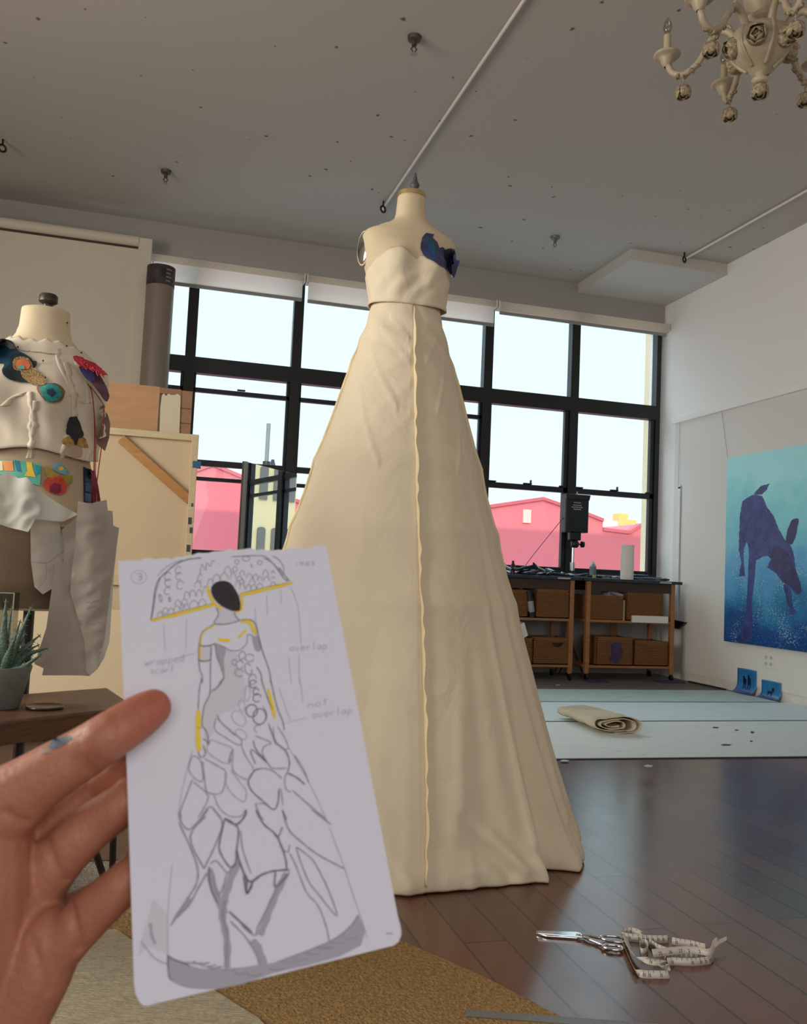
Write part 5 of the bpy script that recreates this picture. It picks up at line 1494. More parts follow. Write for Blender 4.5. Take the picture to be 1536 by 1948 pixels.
bt = thing('tube_bundle', 'black and grey tube leaning between baskets on the left cart', 'tube', cz(1010, 1175))
mesh_obj('tube', MB().tube([cz(1012, 1174, YF+.02), cz(1006, 1124, YF+.02)], .035, 14), m_black, bt, smooth=True)
mesh_obj('grey_band', MB().tube([cz(1011.2, 1164, YF+.02), cz(1008.5, 1143, YF+.02)], .037, 14), m_bar, bt, smooth=True)
t = thing('white_picture_frame', 'white angled frame on the left cart lower shelf beside the gown', 'frame', cz(996, 1210, YF))
pf = [cz(x, y, YF+.0) for x, y in ((985, 1191), (998, 1184), (1005, 1209), (997, 1214), (992, 1192), (986, 1196))]
mesh_obj('frame', MB().prism(pf, (0, .12, 0)), m_white, t)
pad = M('violet_pad', (62, 52, 92), .8)
for i, (px, py, w) in enumerate(((1109, 1290, 18), (1265, 1296, 22))):
    a, b = fl(px-w, py+1), fl(px+w, py+1)
    o = one('foam_pad', MB().box((a.x, 7.86, .003), (a.x+(b.x-a.x), 8.0, .02)), pad, ['violet foam pad on the floor between the two carts', 'violet foam pad on the floor in front of the right cart corner'][i], 'pad', bevel=.004)
# paint tubes and clutter
random.seed(5)
tubes = []
cols = [(34, 42, 54), (40, 56, 78), (26, 30, 36), (56, 72, 88), (70, 84, 92), (30, 40, 60), (90, 90, 70)]
def tube(x, y, z, L, col, rot, tilt, label, group):
    t = thing('paint_tube', label, 'paint tube', (x, y, z), group)
    r_ = .018
    mb = MB(); n = 10
    for i, (u, ry, rz) in enumerate(((0, .024, .002), (.35, .021, .011), (.8, .017, .016), (.92, .008, .008))):
        for k in range(n):
            a_ = 2*PI*k/n; mb.v.append(Vector((x+L*u, y+ry*cos(a_), z+.017+rz*sin(a_))))
    for i in range(3):
        for k in range(n): mb.f.append((i*n+k, i*n+(k+1) % n, (i+1)*n+(k+1) % n, (i+1)*n+k))
    mb.f += [tuple(range(n)), tuple(3*n+k for k in range(n))]
    mesh_obj('body', mb, M('tube_paint', col, .4), t, smooth=True)
    mesh_obj('cap', MB().lathe((x+L*.92, y, z+.017), [(.011, 0), (.010, .022)], 10, axis='x'), m_black, t, smooth=True)
    t.rotation_euler = (0, tilt, rot)
    return t
protoA = [tube(xB0+.3, YF+.05, ZTOP, .14, c, .3*i, 0, 'crumpled dark paint tube in the heap on the left cart top', 'paint tubes heaped on the left cart') for i, c in enumerate(cols)]
for k in range(34):
    p = random.choice(protoA)
    x = xB0+.22+(xB1-xB0-.2)*(k/33); layer = 1 if (k % 3 == 0 and k < 26) else 0
    d = dup(p, (x, YF+random.uniform(0, .34), ZTOP+.002+layer*.035), random.uniform(0, 6.28))
    d.rotation_euler = (random.uniform(-.4, .4)*layer, random.uniform(-.25, .05)-.3*layer*random.random(), random.uniform(0, 6.28))
for i, p in enumerate(protoA): p.location = (xB0+.4+.09*i, YF+.12+.02*(i % 3), ZTOP+.002)
protoB = [dup(p, (xA0+.1+.1*i, YF+.2, ZTOP+.002), random.uniform(0, 6), 'crumpled dark paint tube lying on the right cart top', 'paint tubes on the right cart') for i, p in enumerate(protoA)]
for k in range(16):
    p = random.choice(protoB)
    x = xA0+.05+(xA1-xA0-.1)*(k/15)
    d = dup(p, (x, YF+random.uniform(.12, .38), ZTOP+.002+(.03 if k in (9, 10, 13) else 0)), random.uniform(0, 6.28))
a = cz(1012, 1072, 8.2)
pb = thing('paint_bottle', 'small dark red paint bottle upright among the tubes on the left cart', 'bottle', (cz(976, 1085, 8.2).x, 8.2, ZTOP+.0))
mesh_obj('body', MB().lathe((cz(976, 1085, 8.2).x, 8.2, ZTOP), [(.022, 0), (.022, .10), (.012, .115)], 14), M('dark_red_plastic', (62, 32, 40), .35), pb, smooth=True)
mesh_obj('cap', MB().lathe((cz(976, 1085, 8.2).x, 8.2, ZTOP+.115), [(.013, 0), (.012, .025)], 12), m_black, pb, smooth=True)
c = cz(1128, 1098, 8.14); hh = cz(1128, 1068, 8.14).z-ZTOP
sb = thing('clear_bottle', 'clear plastic bottle with a bluish label on the right cart top', 'bottle', (c.x, 8.14, ZTOP))
mesh_obj('body', MB().lathe((c.x, 8.14, ZTOP+.001), [(.032, 0), (.034, .01), (.034, hh*.72), (.02, hh*.82), (.014, hh*.85)], 20), M('milky_plastic', (150, 168, 170), .25), sb, smooth=True)
mesh_obj('label', MB().lathe((c.x, 8.14, ZTOP+.03), [(.0348, 0), (.0348, hh*.5)], 20, caps=False), M('bottle_label', (104, 122, 132), .5, var=(60, .4)), sb, smooth=True)
mesh_obj('liquid', MB().lathe((c.x, 8.14, ZTOP+.002), [(.0352, 0), (.0352, .03)], 20), M('yellow_liquid', (196, 206, 120), .3), sb, smooth=True)
mesh_obj('cap', MB().lathe((c.x, 8.14, ZTOP+hh*.85), [(.018, 0), (.016, hh*.15)], 14), m_white, sb, smooth=True)
c0, c1 = cz(1182, 1100, 8.1).x, cz(1204, 1100, 8.1).x; h = cz(1193, 1037, 8.1).z-ZTOP
tr_ = thing('paper_towel_roll', 'upright white paper roll on the right cart top', 'paper roll', ((c0+c1)/2, 8.1, ZTOP))
mesh_obj('roll', MB().lathe(((c0+c1)/2, 8.1, ZTOP+.001), [((c1-c0)/2, 0), ((c1-c0)/2, h), (.02, h), (.02, h-.03)], 28), m_white, tr_, smooth=True)
mesh_obj('core', MB().lathe(((c0+c1)/2, 8.1, ZTOP+.001), [(.022, h-.04), (.022, h+.001)], 14, caps=False), M('card_core', (150, 120, 90), .8), tr_, smooth=True)
for i, (px, w, dp, cl_) in enumerate(((1105, 10, .1, (120, 128, 140)), (1168, 22, .12, (128, 134, 140)), (1235, 26, .1, (66, 86, 104)))):
    a = cz(px-w/2, 1100, 8.0); b = cz(px+w/2, 1100, 8.0)
    one('palette_paper', MB().box((a.x, 8.0, ZTOP+.001), (b.x, 8.0+dp, ZTOP+.012)), M('palette_paper', cl_, .7, var=(20, .3)), ['grey palette pad between the carts on the right cart corner', 'pale palette pad left of the white paper roll', 'bluish palette pad right of the white paper roll'][i], 'palette', bevel=.002)

# ------------------------------------------------------------------ studio lamp between the carts
YLm = 8.56
def cl2(px, py): return at(px, py, 1, YLm)
a, b = cl2(1071, 1012), cl2(1117, 943)
lm = thing('studio_lamp', 'black studio lamp head on a stand in front of the window', 'lamp', ((a.x+b.x)/2, YLm, 0))
mesh_obj('head', MB().box((a.x, YLm-.06, a.z), (b.x, YLm+.06, b.z-.03)), m_black, lm, bevel=.012)
mesh_obj('hood', MB().prism([(a.x-.0, YLm-.07, b.z-.06), (b.x, YLm-.07, b.z-.06), (b.x+.012, YLm-.07, b.z-.0), (a.x-.004, YLm-.07, b.z-.0)], (0, .14, 0)), m_black, lm, bevel=.006)
mesh_obj('top_screw', MB().lathe((((a.x+b.x)/2)-.01, YLm-.06, b.z), [(.008, 0), (.006, .03)], 10), m_chrome, lm, smooth=True)
mk = MB(); ctr = cl2(1094, 957)
for k, (dz, w) in enumerate(((.0, .04), (-.028, .05), (-.05, .065), (-.072, .045))):
    for j in range(5):
        x = ctr.x-w+j*w*.42
        mk.box((x, YLm-.0635, ctr.z+dz-.006), (x+w*.3, YLm-.0605, ctr.z+dz+.005))
mesh_obj('printed_mark', mk, M('lamp_print', (168, 168, 172), .5), lm)
xc = cl2(1094, 1030).x
mesh_obj('bracket', MB().box((xc-.075, YLm-.03, cl2(1094, 1028).z), (xc+.06, YLm+.03, a.z+.01)), m_black, lm, bevel=.008)
kb = mesh_obj('clamp', MB().lathe((xc-.0, YLm, cl2(1094, 1042).z), [(.03, 0), (.045, .02), (.045, .06), (.03, .08)], 16), m_black, lm, smooth=True)
mesh_obj('knob', MB().lathe((xc+.045, YLm-.02, cl2(1094, 1035).z), [(.01, 0), (.01, .02), (.035, .025), (.035, .05)], 10, axis='x'), m_black, kb, smooth=True)
mesh_obj('pole', MB().tube([(xc-.02, YLm, .35), (xc-.02, YLm, cl2(1094, 1036).z)], .011, 12), m_chrome, lm, smooth=True)
mesh_obj('lower_pole', MB().tube([(xc-.02, YLm, .04), (xc-.02, YLm, cl2(1094, 1082).z)], .019, 12), m_black, lm, smooth=True)
mesh_obj('collar', MB().tube([(xc-.02, YLm, cl2(1094, 1086).z), (xc-.02, YLm, cl2(1094, 1070).z)], .026, 12), m_steel, lm, smooth=True)
for an in (-2.6, -.5, PI/2+1.2):
    mesh_obj('leg', MB().tube([(xc-.02, YLm, .36), (xc-.02+.16*cos(an), YLm+.09*sin(an), .02)], .009, 8), m_black, lm, smooth=True)
mesh_obj('power_cord', MB().tube(crm([cl2(1072, 985), cl2(1042, 1022), cl2(1010, 1062), cl2(995, 1084)], 6), .0035, 6), m_black, lm, smooth='all')
# ================================================================== CHANDELIER
KX, KY = at(1447, 100, 1, 3.0).x, 3.0
m_pl = M('antique_plaster', (176, 164, 138), .45, var=(30, .12))
m_rose = M('dusty_rose_plaster', (150, 136, 110), .6, var=(90, .6))
ch = thing('rose_chandelier', 'cream ornate six-arm chandelier hung with plaster roses under the ceiling', 'chandelier', (KX, KY, ZC))
def kz(py): return at(1447, py, 1, KY).z
zb0 = kz(128)
def rose(c, r, parent, nm='rose', seed=0, axis=(0, 0, -1)):
    rnd = random.Random(seed+int(c.x*9991)+int(c.z*7919))
    q = Vector(axis).to_track_quat('Z', 'Y').to_matrix()
    mb = MB().ball(c, r*.34, 8, 6)
    for k_, (rk, n_, t0, t1) in enumerate(((.5, 3, 12, 110), (.74, 4, 24, 120), (1.0, 5, 42, 128))):
        for i_ in range(n_):
            a0 = 2*PI*i_/n_+k_*.7+rnd.uniform(-.2, .2); hw_ = 1.15*PI/n_
            def pf_(u, v):
                a_ = a0+(u-.5)*2*hw_; ed = 1-(2*u-1)**2
                t_ = R(t1+(t0-t1)*v*(.72+.28*ed)); fl_ = rk*r*(1+.30*max(0, v-.55)*(1 if k_ else .3)+.06*ed)
                return c+q @ (Vector((sin(t_)*cos(a_), sin(t_)*sin(a_), cos(t_)))*fl_)
            mb.grid(pf_, 6, 6)
    return mesh_obj(nm, mb, m_rose, parent, smooth='all', solid=r*.07)
P_ = [(.012, zb0-.075), (.03, zb0-.07), (.034, zb0-.055), (.02, zb0-.04), (.026, zb0-.03), (.05, zb0-.012), (.085, zb0+.02), (.115, zb0+.06), (.122, zb0+.10), (.11, zb0+.14), (.075, zb0+.165), (.035, zb0+.175), (.03, zb0+.19), (.055, zb0+.2), (.06, zb0+.215), (.035, zb0+.23), (.03, zb0+.245), (.06, zb0+.275), (.07, zb0+.32), (.055, zb0+.37), (.03, zb0+.40), (.02, zb0+.45), (.018, ZC-.25)]
mbk = MB(); nn_ = 40
for r_, z in P_:
    for k in range(nn_):
        a_ = 2*PI*k/nn_
        rr = r_*(1+.07*abs(cos(3*a_))*(r_ > .05))
        mbk.v.append(Vector((KX+rr*cos(a_), KY+rr*sin(a_), z)))
for i in range(len(P_)-1):
    for k in range(nn_): mbk.f.append((i*nn_+k, i*nn_+(k+1) % nn_, (i+1)*nn_+(k+1) % nn_, (i+1)*nn_+k))
mbk.f.append(tuple(reversed(range(nn_))))
mesh_obj('body', mbk, m_pl, ch, smooth='all')
mesh_obj('chain', MB().tube([(KX, KY, ZC-.26), (KX, KY, ZC-.02)], .008, 8), m_pl, ch, smooth=True)
mesh_obj('ceiling_rose', MB().lathe((KX, KY, ZC-.035), [(.02, 0), (.06, .012), (.07, .035)], 24), m_pl, ch, smooth=True)
rose(Vector((KX, KY, zb0-.105)), .034, ch, 'pendant_rose', 1)
vdir = math.atan2(.616, .788)  # heading to the chandelier
rv, fv = Vector((cos(vdir), -sin(vdir), 0)), Vector((sin(vdir), cos(vdir), 0))
for k in range(6):
    a_ = R(174)+k*PI/3
    d = rv*cos(a_)+fv*sin(a_)
    for kk in (0,):
        rc = Vector((KX, KY, 0))+d.normalized()*.118
        rc.z = zb0+.09
    dm = (rv*cos(a_+PI/6)+fv*sin(a_+PI/6))
    rr = MB()
    rose(Vector((KX, KY, zb0+.075))+dm*.118, .040, ch, 'relief_rose', k, (dm.x, dm.y, -.35))
    rb_ = [Vector((KX, KY, z))+d*(r_*1.0+.001) for r_, z in P_[5:12]]
    mesh_obj('body_rib', MB().tube(crm(rb_, 4), .008, 8), m_pl, ch, smooth='all')
    lfm = MB()
    for s_ in (-.5, 0, .5):
        dl = (dm*cos(s_)+Vector((-dm.y, dm.x, 0))*sin(s_))
        lfm.ball(Vector((KX, KY, zb0+.012))+dl*.062, .022, 8, 6, (1, .35, .5), Vector((dl.x, dl.y, .9)).to_track_quat('X', 'Z').to_matrix())
    mesh_obj('leaf_relief', lfm, m_rose, ch, smooth='all')
    def ap_(r, z): return Vector((KX, KY, zb0+z))+d*r
    zc_ = -.005
    path = crm([ap_(.085, .13), ap_(.125, .185), ap_(.17, .20), ap_(.21, .155), ap_(.25, .085), ap_(.31, .045), ap_(.362, .065), ap_(.384, .115)], 6)
    arm = mesh_obj('arm', MB().tube(path, [.016]*6+[.015]*12+[.0135]*(len(path)-18), 12), m_pl, ch, smooth='all')
    cp = ap_(.386, .125)
    mesh_obj('drip_pan', MB().lathe(cp, [(.012, -.03), (.022, -.018), (.030, .004), (.034, .014), (.050, .016), (.057, .020), (.059, .026), (.055, .029), (.045, .022), (.0, .018)], 28, caps=False), m_pl, arm, smooth='all')
    mesh_obj('candle', MB().lathe(cp+Vector((0, 0, .02)), [(.0165, 0), (.0165, .088), (.019, .092), (.014, .10), (.008, .102)], 16), M('candle_sleeve', (178, 166, 136), .5), arm, smooth=True)
    bl = mesh_obj('bulb', MB().lathe(cp+Vector((0, 0, .12)), [(.008, 0), (.017, .018), (.020, .036), (.016, .054), (.007, .072), (.001, .08)], 16), glass_mat('bulb_glass', (.78, .76, .72), .10), arm, smooth='all')
    lf = MB()
    for j in range(7):
        p = path[int(len(path)*(.34+.075*j))]
        rr = random.Random(k*10+j)
        for q in range(3):
            dd = Vector((rr.uniform(-1, 1), rr.uniform(-1, 1), -.6-rr.random())).normalized()
            lf.ball(p+dd*.016, .011, 7, 5, (1, 1, .5), dd.to_track_quat('Z', 'Y').to_matrix())
    lf.tube([p_+Vector((0, 0, -.008)) for p_ in path[int(len(path)*.33):int(len(path)*.82)]], .008, 6)
    mesh_obj('garland', lf, m_rose, arm, smooth='all')
    lo = ap_(.312, .038)
    mesh_obj('hook', MB().tube([lo, lo+Vector((0, 0, -.045))], .0035, 6).torus(lo+Vector((0, 0, -.008)), .007, .002, Matrix.Rotation(R(90), 3, 'X'), 12, 5), m_rose, arm, smooth='all')
    rose(lo+Vector((0, 0, -.075)), .032, arm, 'pendant_rose', 20+k)
    sc_ = ap_(.165, .222)
    mesh_obj('scroll_ball', MB().ball(sc_+Vector((0, 0, .0)), .010, 10, 7).tube([ap_(.10, .16), ap_(.125, .215), ap_(.145, .225)], [.008, .006, .002], 8), m_pl, arm, smooth='all')
# ================================================================== SKETCH CARD IN THE HAND
cpx = [(225, 1068), (620, 1038), (768, 1793), (259, 1918)]
czs = [.3486, .3781, .2914, .2619]
cc = [P(x, y, z) for (x, y), z in zip(cpx, czs)]
cN = (cc[1]-cc[0]).cross(cc[3]-cc[0]).normalized()
if cN.dot(CAM-cc[0]) < 0: cN = -cN
def K_(px, py, off=0):
    return onplane(px, py, cc[0]+cN*off, cN)
random.seed(3)
out = []
# torn top edge
for k in range(40):
    u = k/39
    x = 225+395*u; y = 1068-30*u-8*sin(PI*u)*0+random.uniform(-2.2, 2.2)
    if .2 < u < .7: y += -2+4*sin(u*9)
    out.append((x, y))
def arc(c, r, a0, a1, n=7): return [(c[0]+r*cos(a0+(a1-a0)*k/(n-1)), c[1]+r*sin(a0+(a1-a0)*k/(n-1))) for k in range(n)]
out += [(692, 1402), (757, 1742)]
out += [(763, 1765), (764, 1778), (759, 1791), (749, 1799), (735, 1802)]
out += [(500, 1861), (300, 1908)]
out += [(283, 1913), (273, 1913), (265, 1905), (258, 1890), (255, 1868)]
out += [(242, 1480)]
sk2 = thing('sketch_card', 'white paper card with a pencil drawing of the gown held in the hand', 'drawing', K_(500, 1450))
m_card = M('sketch_paper', (218, 221, 234), .75, bump=(300, .03))
mesh_obj('card', MB().prism([K_(x, y) for x, y in out], -cN*.0006), m_card, sk2)
ZM = {'A': (220, 1030, 5.486), 'B': (440, 1030, 5.486), 'C': (220, 1290, 5.486), 'D': (440, 1290, 5.486), 'E': (220, 1540, 4.996), 'F': (460, 1540, 4.8)}
def Z(tag, pts):
    x0, y0, s = ZM[tag]
    return [(x0+x/s, y0+y/s) for x, y in pts]
class Pen:
    def __init__(s, off, sep=False): s.mb = MB(); s.off = off; s.n = 0; s.sep = sep; s.all = []
    def fresh(s):
        if s.sep:
            s.mb = MB(); s.all.append(s.mb)
        elif not s.all: s.all.append(s.mb)
    def line(s, pts, w, k=5, raw=False, taper=True):
        q = [Vector(p) for p in pts] if raw else crm(pts, k)
        if len(q) < 2: return
        s.fresh(); s.n += 1; o = s.off+(s.n % 7)*.000006
        b = len(s.mb.v)
        for i, p in enumerate(q):
            a = q[max(i-1, 0)]; c = q[min(i+1, len(q)-1)]
            t = c-a
            nn = Vector((-t.y, t.x)); nn = nn.normalized() if nn.length > 0 else Vector((0, 1))
            ww = w*.5*(1+.18*sin(i*1.7+s.n))
            if taper and (i == 0 or i == len(q)-1): ww *= .6
            for sg in (1, -1): s.mb.v.append(K_(p.x+nn.x*ww*sg, p.y+nn.y*ww*sg, o))
        for i in range(len(q)-1): s.mb.f.append((b+2*i, b+2*i+1, b+2*i+3, b+2*i+2))
    def poly(s, pts, smooth=True):
        q = crm(list(pts)+[pts[0]], 4)[:-1] if smooth else [Vector(p) for p in pts]
        s.fresh(); s.n += 1; o = s.off+(s.n % 7)*.000006
        vs, es, fs, *_ = delaunay_2d_cdt([Vector((p.x, p.y)) for p in q], [(i, (i+1) % len(q)) for i in range(len(q))], [], 1, 1e-4)
        b = len(s.mb.v)
        s.mb.v += [K_(v.x, v.y, o) for v in vs]
        s.mb.f += [tuple(b+i for i in f) for f in fs]
    def ell(s, c, rx, ry, w, rot=0, a0=0, a1=2*PI):
        n = 14
        s.line([(c[0]+rx*cos(a0+(a1-a0)*k/n)*cos(rot)-ry*sin(a0+(a1-a0)*k/n)*sin(rot), c[1]+rx*cos(a0+(a1-a0)*k/n)*sin(rot)+ry*sin(a0+(a1-a0)*k/n)*cos(rot)) for k in range(n+1)], w, 2)
shade = Pen(.00006, True); shade2 = Pen(.00012, True); faint = Pen(.00017, True); mid = Pen(.00024); yel = Pen(.00030, True); dark = Pen(.00037); ink = Pen(.00044)
# -- umbrella-like hat
dark.line(Z('A', [(370, 810), (395, 650), (410, 520), (450, 400), (540, 310), (640, 230), (760, 185), (900, 170)]), 1.8)
mid.line(Z('A', [(440, 360), (500, 290), (600, 225), (700, 190)]), 1.2); mid.line(Z('A', [(385, 780), (405, 640), (430, 500), (470, 380)]), 1.3)
mid.line(Z('B', [(0, 160), (150, 150), (330, 150), (400, 190), (470, 270), (540, 370), (590, 420)]), 1.6)
mid.line(Z('B', [(430, 150), (500, 190), (545, 260), (550, 320)]), 1.4); mid.line(Z('B', [(340, 170), (430, 220), (500, 300), (560, 390), (620, 410)]), 1.8); mid.line(Z('B', [(500, 270), (550, 340), (600, 400)]), 2.4)
faint.ell(Z('A', [(243, 372)])[0], 15, 12.5, 1.2)
mid.line(Z('A', [(215, 345), (260, 335), (275, 360), (240, 370), (280, 380), (255, 405), (220, 395)]), 1.1)
for (x, y, w, h) in ((465, 760, 55, 60), (520, 720, 60, 60), (580, 725, 60, 60), (640, 700, 65, 60), (735, 690, 75, 70), (820, 650, 90, 70), (905, 635, 75, 70), (650, 640, 60, 60), (720, 630, 60, 60), (745, 560, 60, 80), (805, 540, 60, 70), (875, 540, 60, 80), (860, 450, 70, 70), (990, 430, 60, 90), (1055, 380, 75, 80), (1135, 365, 80, 80), (1170, 300, 70, 80), (940, 500, 50, 70), (520, 770, 50, 50), (700, 680, 45, 55)):
    mid.line(Z('A', [(x-w/2, y+h*.45), (x-w*.42, y-h*.1), (x, y-h/2), (x+w*.42, y-h*.1), (x+w/2, y+h*.45)]), 1.15)
for (x, y, w, h) in ((70, 440, 50, 70), (115, 470, 50, 70), (110, 420, 55, 60), (180, 480, 55, 60), (235, 480, 60, 60), (300, 465, 60, 60), (440, 450, 55, 60), (190, 360, 60, 50), (255, 370, 55, 60), (90, 390, 60, 60), (115, 330, 50, 50), (300, 390, 50, 50), (360, 330, 55, 70), (370, 390, 60, 50), (220, 420, 60, 60), (435, 320, 30, 30), (440, 380, 35, 25), (20, 360, 60, 70)):
    mid.line(Z('B', [(x-w/2, y+h*.45), (x-w*.42, y-h*.1), (x, y-h/2), (x+w*.42, y-h*.1), (x+w/2, y+h*.45)]), 1.15)
for (x, y, a, b) in ((545, 365, 30, 45), (550, 430, 35, 40), (540, 515, 30, 40), (660, 360, 30, 40), (675, 455, 35, 45), (655, 300, 30, 40), (880, 380, 22, 40)): mid.ell(Z('A', [(x, y)])[0], a/5.486, b/5.486, 1.2, .3, .4, 5.6)
for (x, y, a, b) in ((470, 590, 20, 40), (565, 605, 15, 25)): mid.ell(Z('A', [(x, y)])[0], a/5.486*.6, b/5.486, 1.6, -.2)
mid.line(Z('A', [(880, 350), (900, 240), (940, 300), (950, 225), (990, 260), (1010, 205), (1040, 205)]), 1.3)
for (x, y, a, b) in ((155, 180, 40, 25), (60, 215, 22, 25), (300, 220, 25, 22), (40, 290, 25, 25)): mid.ell(Z('B', [(x, y)])[0], a/5.486, b/5.486, 1.2)
mid.line(Z('B', [(205, 230), (220, 275)]), 1.8)
# -- yellow marker
yel.line(Z('A', [(365, 825), (700, 745), (1040, 655)]), 6); yel.line(Z('B', [(85, 565), (350, 500), (645, 430)]), 6.4)
yel.line(Z('A', [(960, 465), (985, 560), (1035, 650), (1110, 705)]), 5); yel.line(Z('B', [(112, 570), (108, 700), (40, 738)]), 4.5)
yel.line(Z('A', [(885, 1230), (885, 1080), (912, 950), (1035, 870)]), 3.6); yel.line(Z('B', [(100, 825), (200, 850), (250, 960)]), 7)
yel.line(Z('A', [(1070, 1022), (1195, 1035)]), 6.5); yel.line(Z('A', [(1280, 1008), (1365, 920)]), 4.6)
yel.line(Z('D', [(385, 110), (460, 420)]), 7); yel.line(Z('C', [(868, 330), (860, 600), (872, 760)]), 9.5)
dark.line(Z('A', [(370, 815), (700, 725), (1020, 645)]), 1); dark.line(Z('B', [(90, 545), (350, 480), (600, 430)]), 1)
# -- head, neck, shoulders
ink.poly(Z('A', [(1003, 470), (1050, 425), (1130, 410), (1200, 435), (1250, 500), (1290, 580), (1305, 680), (1290, 722), (1220, 722), (1120, 680), (1040, 610), (1000, 530)]))
shade.poly(Z('A', [(1060, 700), (1230, 735), (1290, 815), (1130, 862), (1038, 850), (1075, 760)]))
dark.line(Z('A', [(1050, 690), (1075, 760), (1030, 850), (1130, 865), (1230, 845), (1300, 820)]), 1.5); dark.line(Z('A', [(1240, 740), (1260, 790), (1300, 822)]), 1.3)
dark.line(Z('A', [(1030, 860), (910, 940), (880, 1040), (868, 1082)]), 1.3); dark.line(Z('A', [(868, 1082), (940, 1092), (1000, 1080), (1045, 1060)]), 2)
dark.line(Z('A', [(870, 1080), (868, 1160), (870, 1240)]), 1.5); dark.line(Z('A', [(855, 1236), (930, 1250), (1000, 1232)]), 2); dark.line(Z('A', [(1000, 1090), (992, 1280), (990, 1481)]), 1.7)
shade.poly(Z('A', [(880, 1095), (995, 1090), (992, 1235), (878, 1240)]))
dark.line(Z('A', [(870, 1240), (880, 1340), (905, 1400), (905, 1481)]), 1.6); dark.line(Z('C', [(900, 0), (875, 120), (862, 330)]), 1.5)
dark.line(Z('C', [(990, 0), (985, 160), (930, 280), (908, 400), (905, 500)]), 1.6)
dark.line(Z('C', [(905, 500), (955, 570), (972, 690), (945, 650), (910, 635)]), 1.8); dark.line(Z('C', [(912, 700), (940, 790), (890, 825), (862, 765)]), 1.8); dark.line(Z('C', [(850, 520), (900, 515)]), 1.2)
dark.line(Z('B', [(100, 820), (200, 818), (260, 870), (290, 1000), (330, 1150), (400, 1350), (415, 1481)]), 1.8)
dark.line(Z('D', [(410, 0), (450, 180), (490, 330), (540, 450), (555, 545)]), 1.7)
dark.line(Z('B', [(265, 1310), (310, 1380), (325, 1481)]), 1.7); dark.line(Z('D', [(315, 0), (350, 120), (430, 330)]), 1.6)
mid.line(Z('A', [(1045, 1065), (1130, 1100), (1210, 1140), (1300, 1130), (1370, 1060), (1380, 970), (1440, 990)]), 1.8)
shade2.poly(Z('B', [(215, 990), (290, 1000), (312, 1130), (250, 1135)]))
# bodice and hip shading
shade.poly(Z('A', [(1045, 1080), (1200, 1140), (1280, 1180), (1250, 1260), (1330, 1400), (1340, 1481), (1120, 1481), (1128, 1400), (1070, 1220)]), False)
shade.poly(Z('C', [(1125, 0), (1340, 0), (1370, 120), (1330, 240), (1230, 330), (1080, 380), (1010, 600), (930, 640), (915, 330), (1000, 130)]), False)
shade2.poly(Z('A', [(1045, 1080), (1150, 1120), (1130, 1240), (1140, 1360), (1080, 1260)]))
mid.line(Z('A', [(1042, 1070), (1062, 1200), (1130, 1400), (1080, 1481)]), 3); dark.line(Z('C', [(1135, 0), (1060, 100), (1000, 135)]), 1.9)
for (x, y, a, b, r) in ((1320, 1190, 30, 45, .3), (1400, 1215, 45, 40, 0), (1295, 1285, 35, 45, .2), (1290, 1370, 45, 38, .4), (1385, 1330, 35, 60, -.3), (1430, 1440, 40, 55, .2), (1240, 1260, 25, 30, 0)): mid.ell(Z('A', [(x, y)])[0], a/5.486, b/5.486, 1.7, r, .2, 6.0)
for (x, y, a, b, r) in ((230, 60, 40, 40, 0), (260, 140, 30, 35, .2), (270, 205, 40, 45, .3)): dark.ell(Z('D', [(x, y)])[0], a/5.486, b/5.486, 1.6, r, .5, 5.9)
for (x, y, a, b, r) in ((170, 160, 28, 80, .1), (112, 285, 33, 60, -.1), (80, 420, 60, 90, -.7), (105, 585, 40, 70, -.9)): faint.ell(Z('D', [(x, y)])[0], a/5.486, b/5.486, 1.6, r)
for (x, y, a, b, r) in ((215, 340, 60, 65, 0), (297, 400, 68, 82, .1)): dark.ell(Z('D', [(x, y)])[0], a/5.486, b/5.486, 1.9, r)
mid.line(Z('D', [(310, 490), (250, 500), (245, 540), (270, 570)]), 1.5); mid.line(Z('D', [(330, 290), (370, 360), (365, 440)]), 1.6)
# -- skirt of shards
for pts, pen, w in (
    ([(1045, 420), (1040, 540), (1150, 620), (1290, 700), (1310, 640), (1180, 530), (1060, 420)], mid, 2.0), ([(1000, 640), (950, 740), (1030, 830), (1180, 890), (1220, 740), (1120, 690), (1000, 640)], faint, 2.2),
    ([(1230, 780), (1230, 960), (1370, 1060), (1440, 960), (1370, 830), (1310, 700)], faint, 2.2), ([(800, 810), (765, 950), (830, 1050), (910, 1070), (900, 900), (860, 830), (800, 810)], mid, 2),
    ([(800, 1060), (740, 1220), (680, 1380), (690, 1470)], mid, 2.2), ([(810, 1080), (950, 1200), (955, 1290), (860, 1460)], mid, 2.2), ([(910, 870), (930, 1050), (960, 1190), (1110, 1190), (1150, 990), (1090, 930), (930, 840)], mid, 2.2),
    ([(1160, 1000), (1150, 1090), (1210, 1200), (1340, 1290), (1365, 1180), (1300, 1090), (1200, 960)], faint, 2), ([(1030, 1220), (1080, 1350), (1190, 1440), (1310, 1440), (1350, 1380)], mid, 2), ([(890, 1460), (990, 1340), (1090, 1460)], mid, 2.6),
    ([(800, 760), (740, 980), (690, 1200), (650, 1450)], faint, 1.2), ([(1180, 890), (1200, 800), (1230, 740)], mid, 2.6), ([(1060, 380), (1110, 470), (1250, 600)], mid, 2)):
    pen.line(Z('C', pts), w)
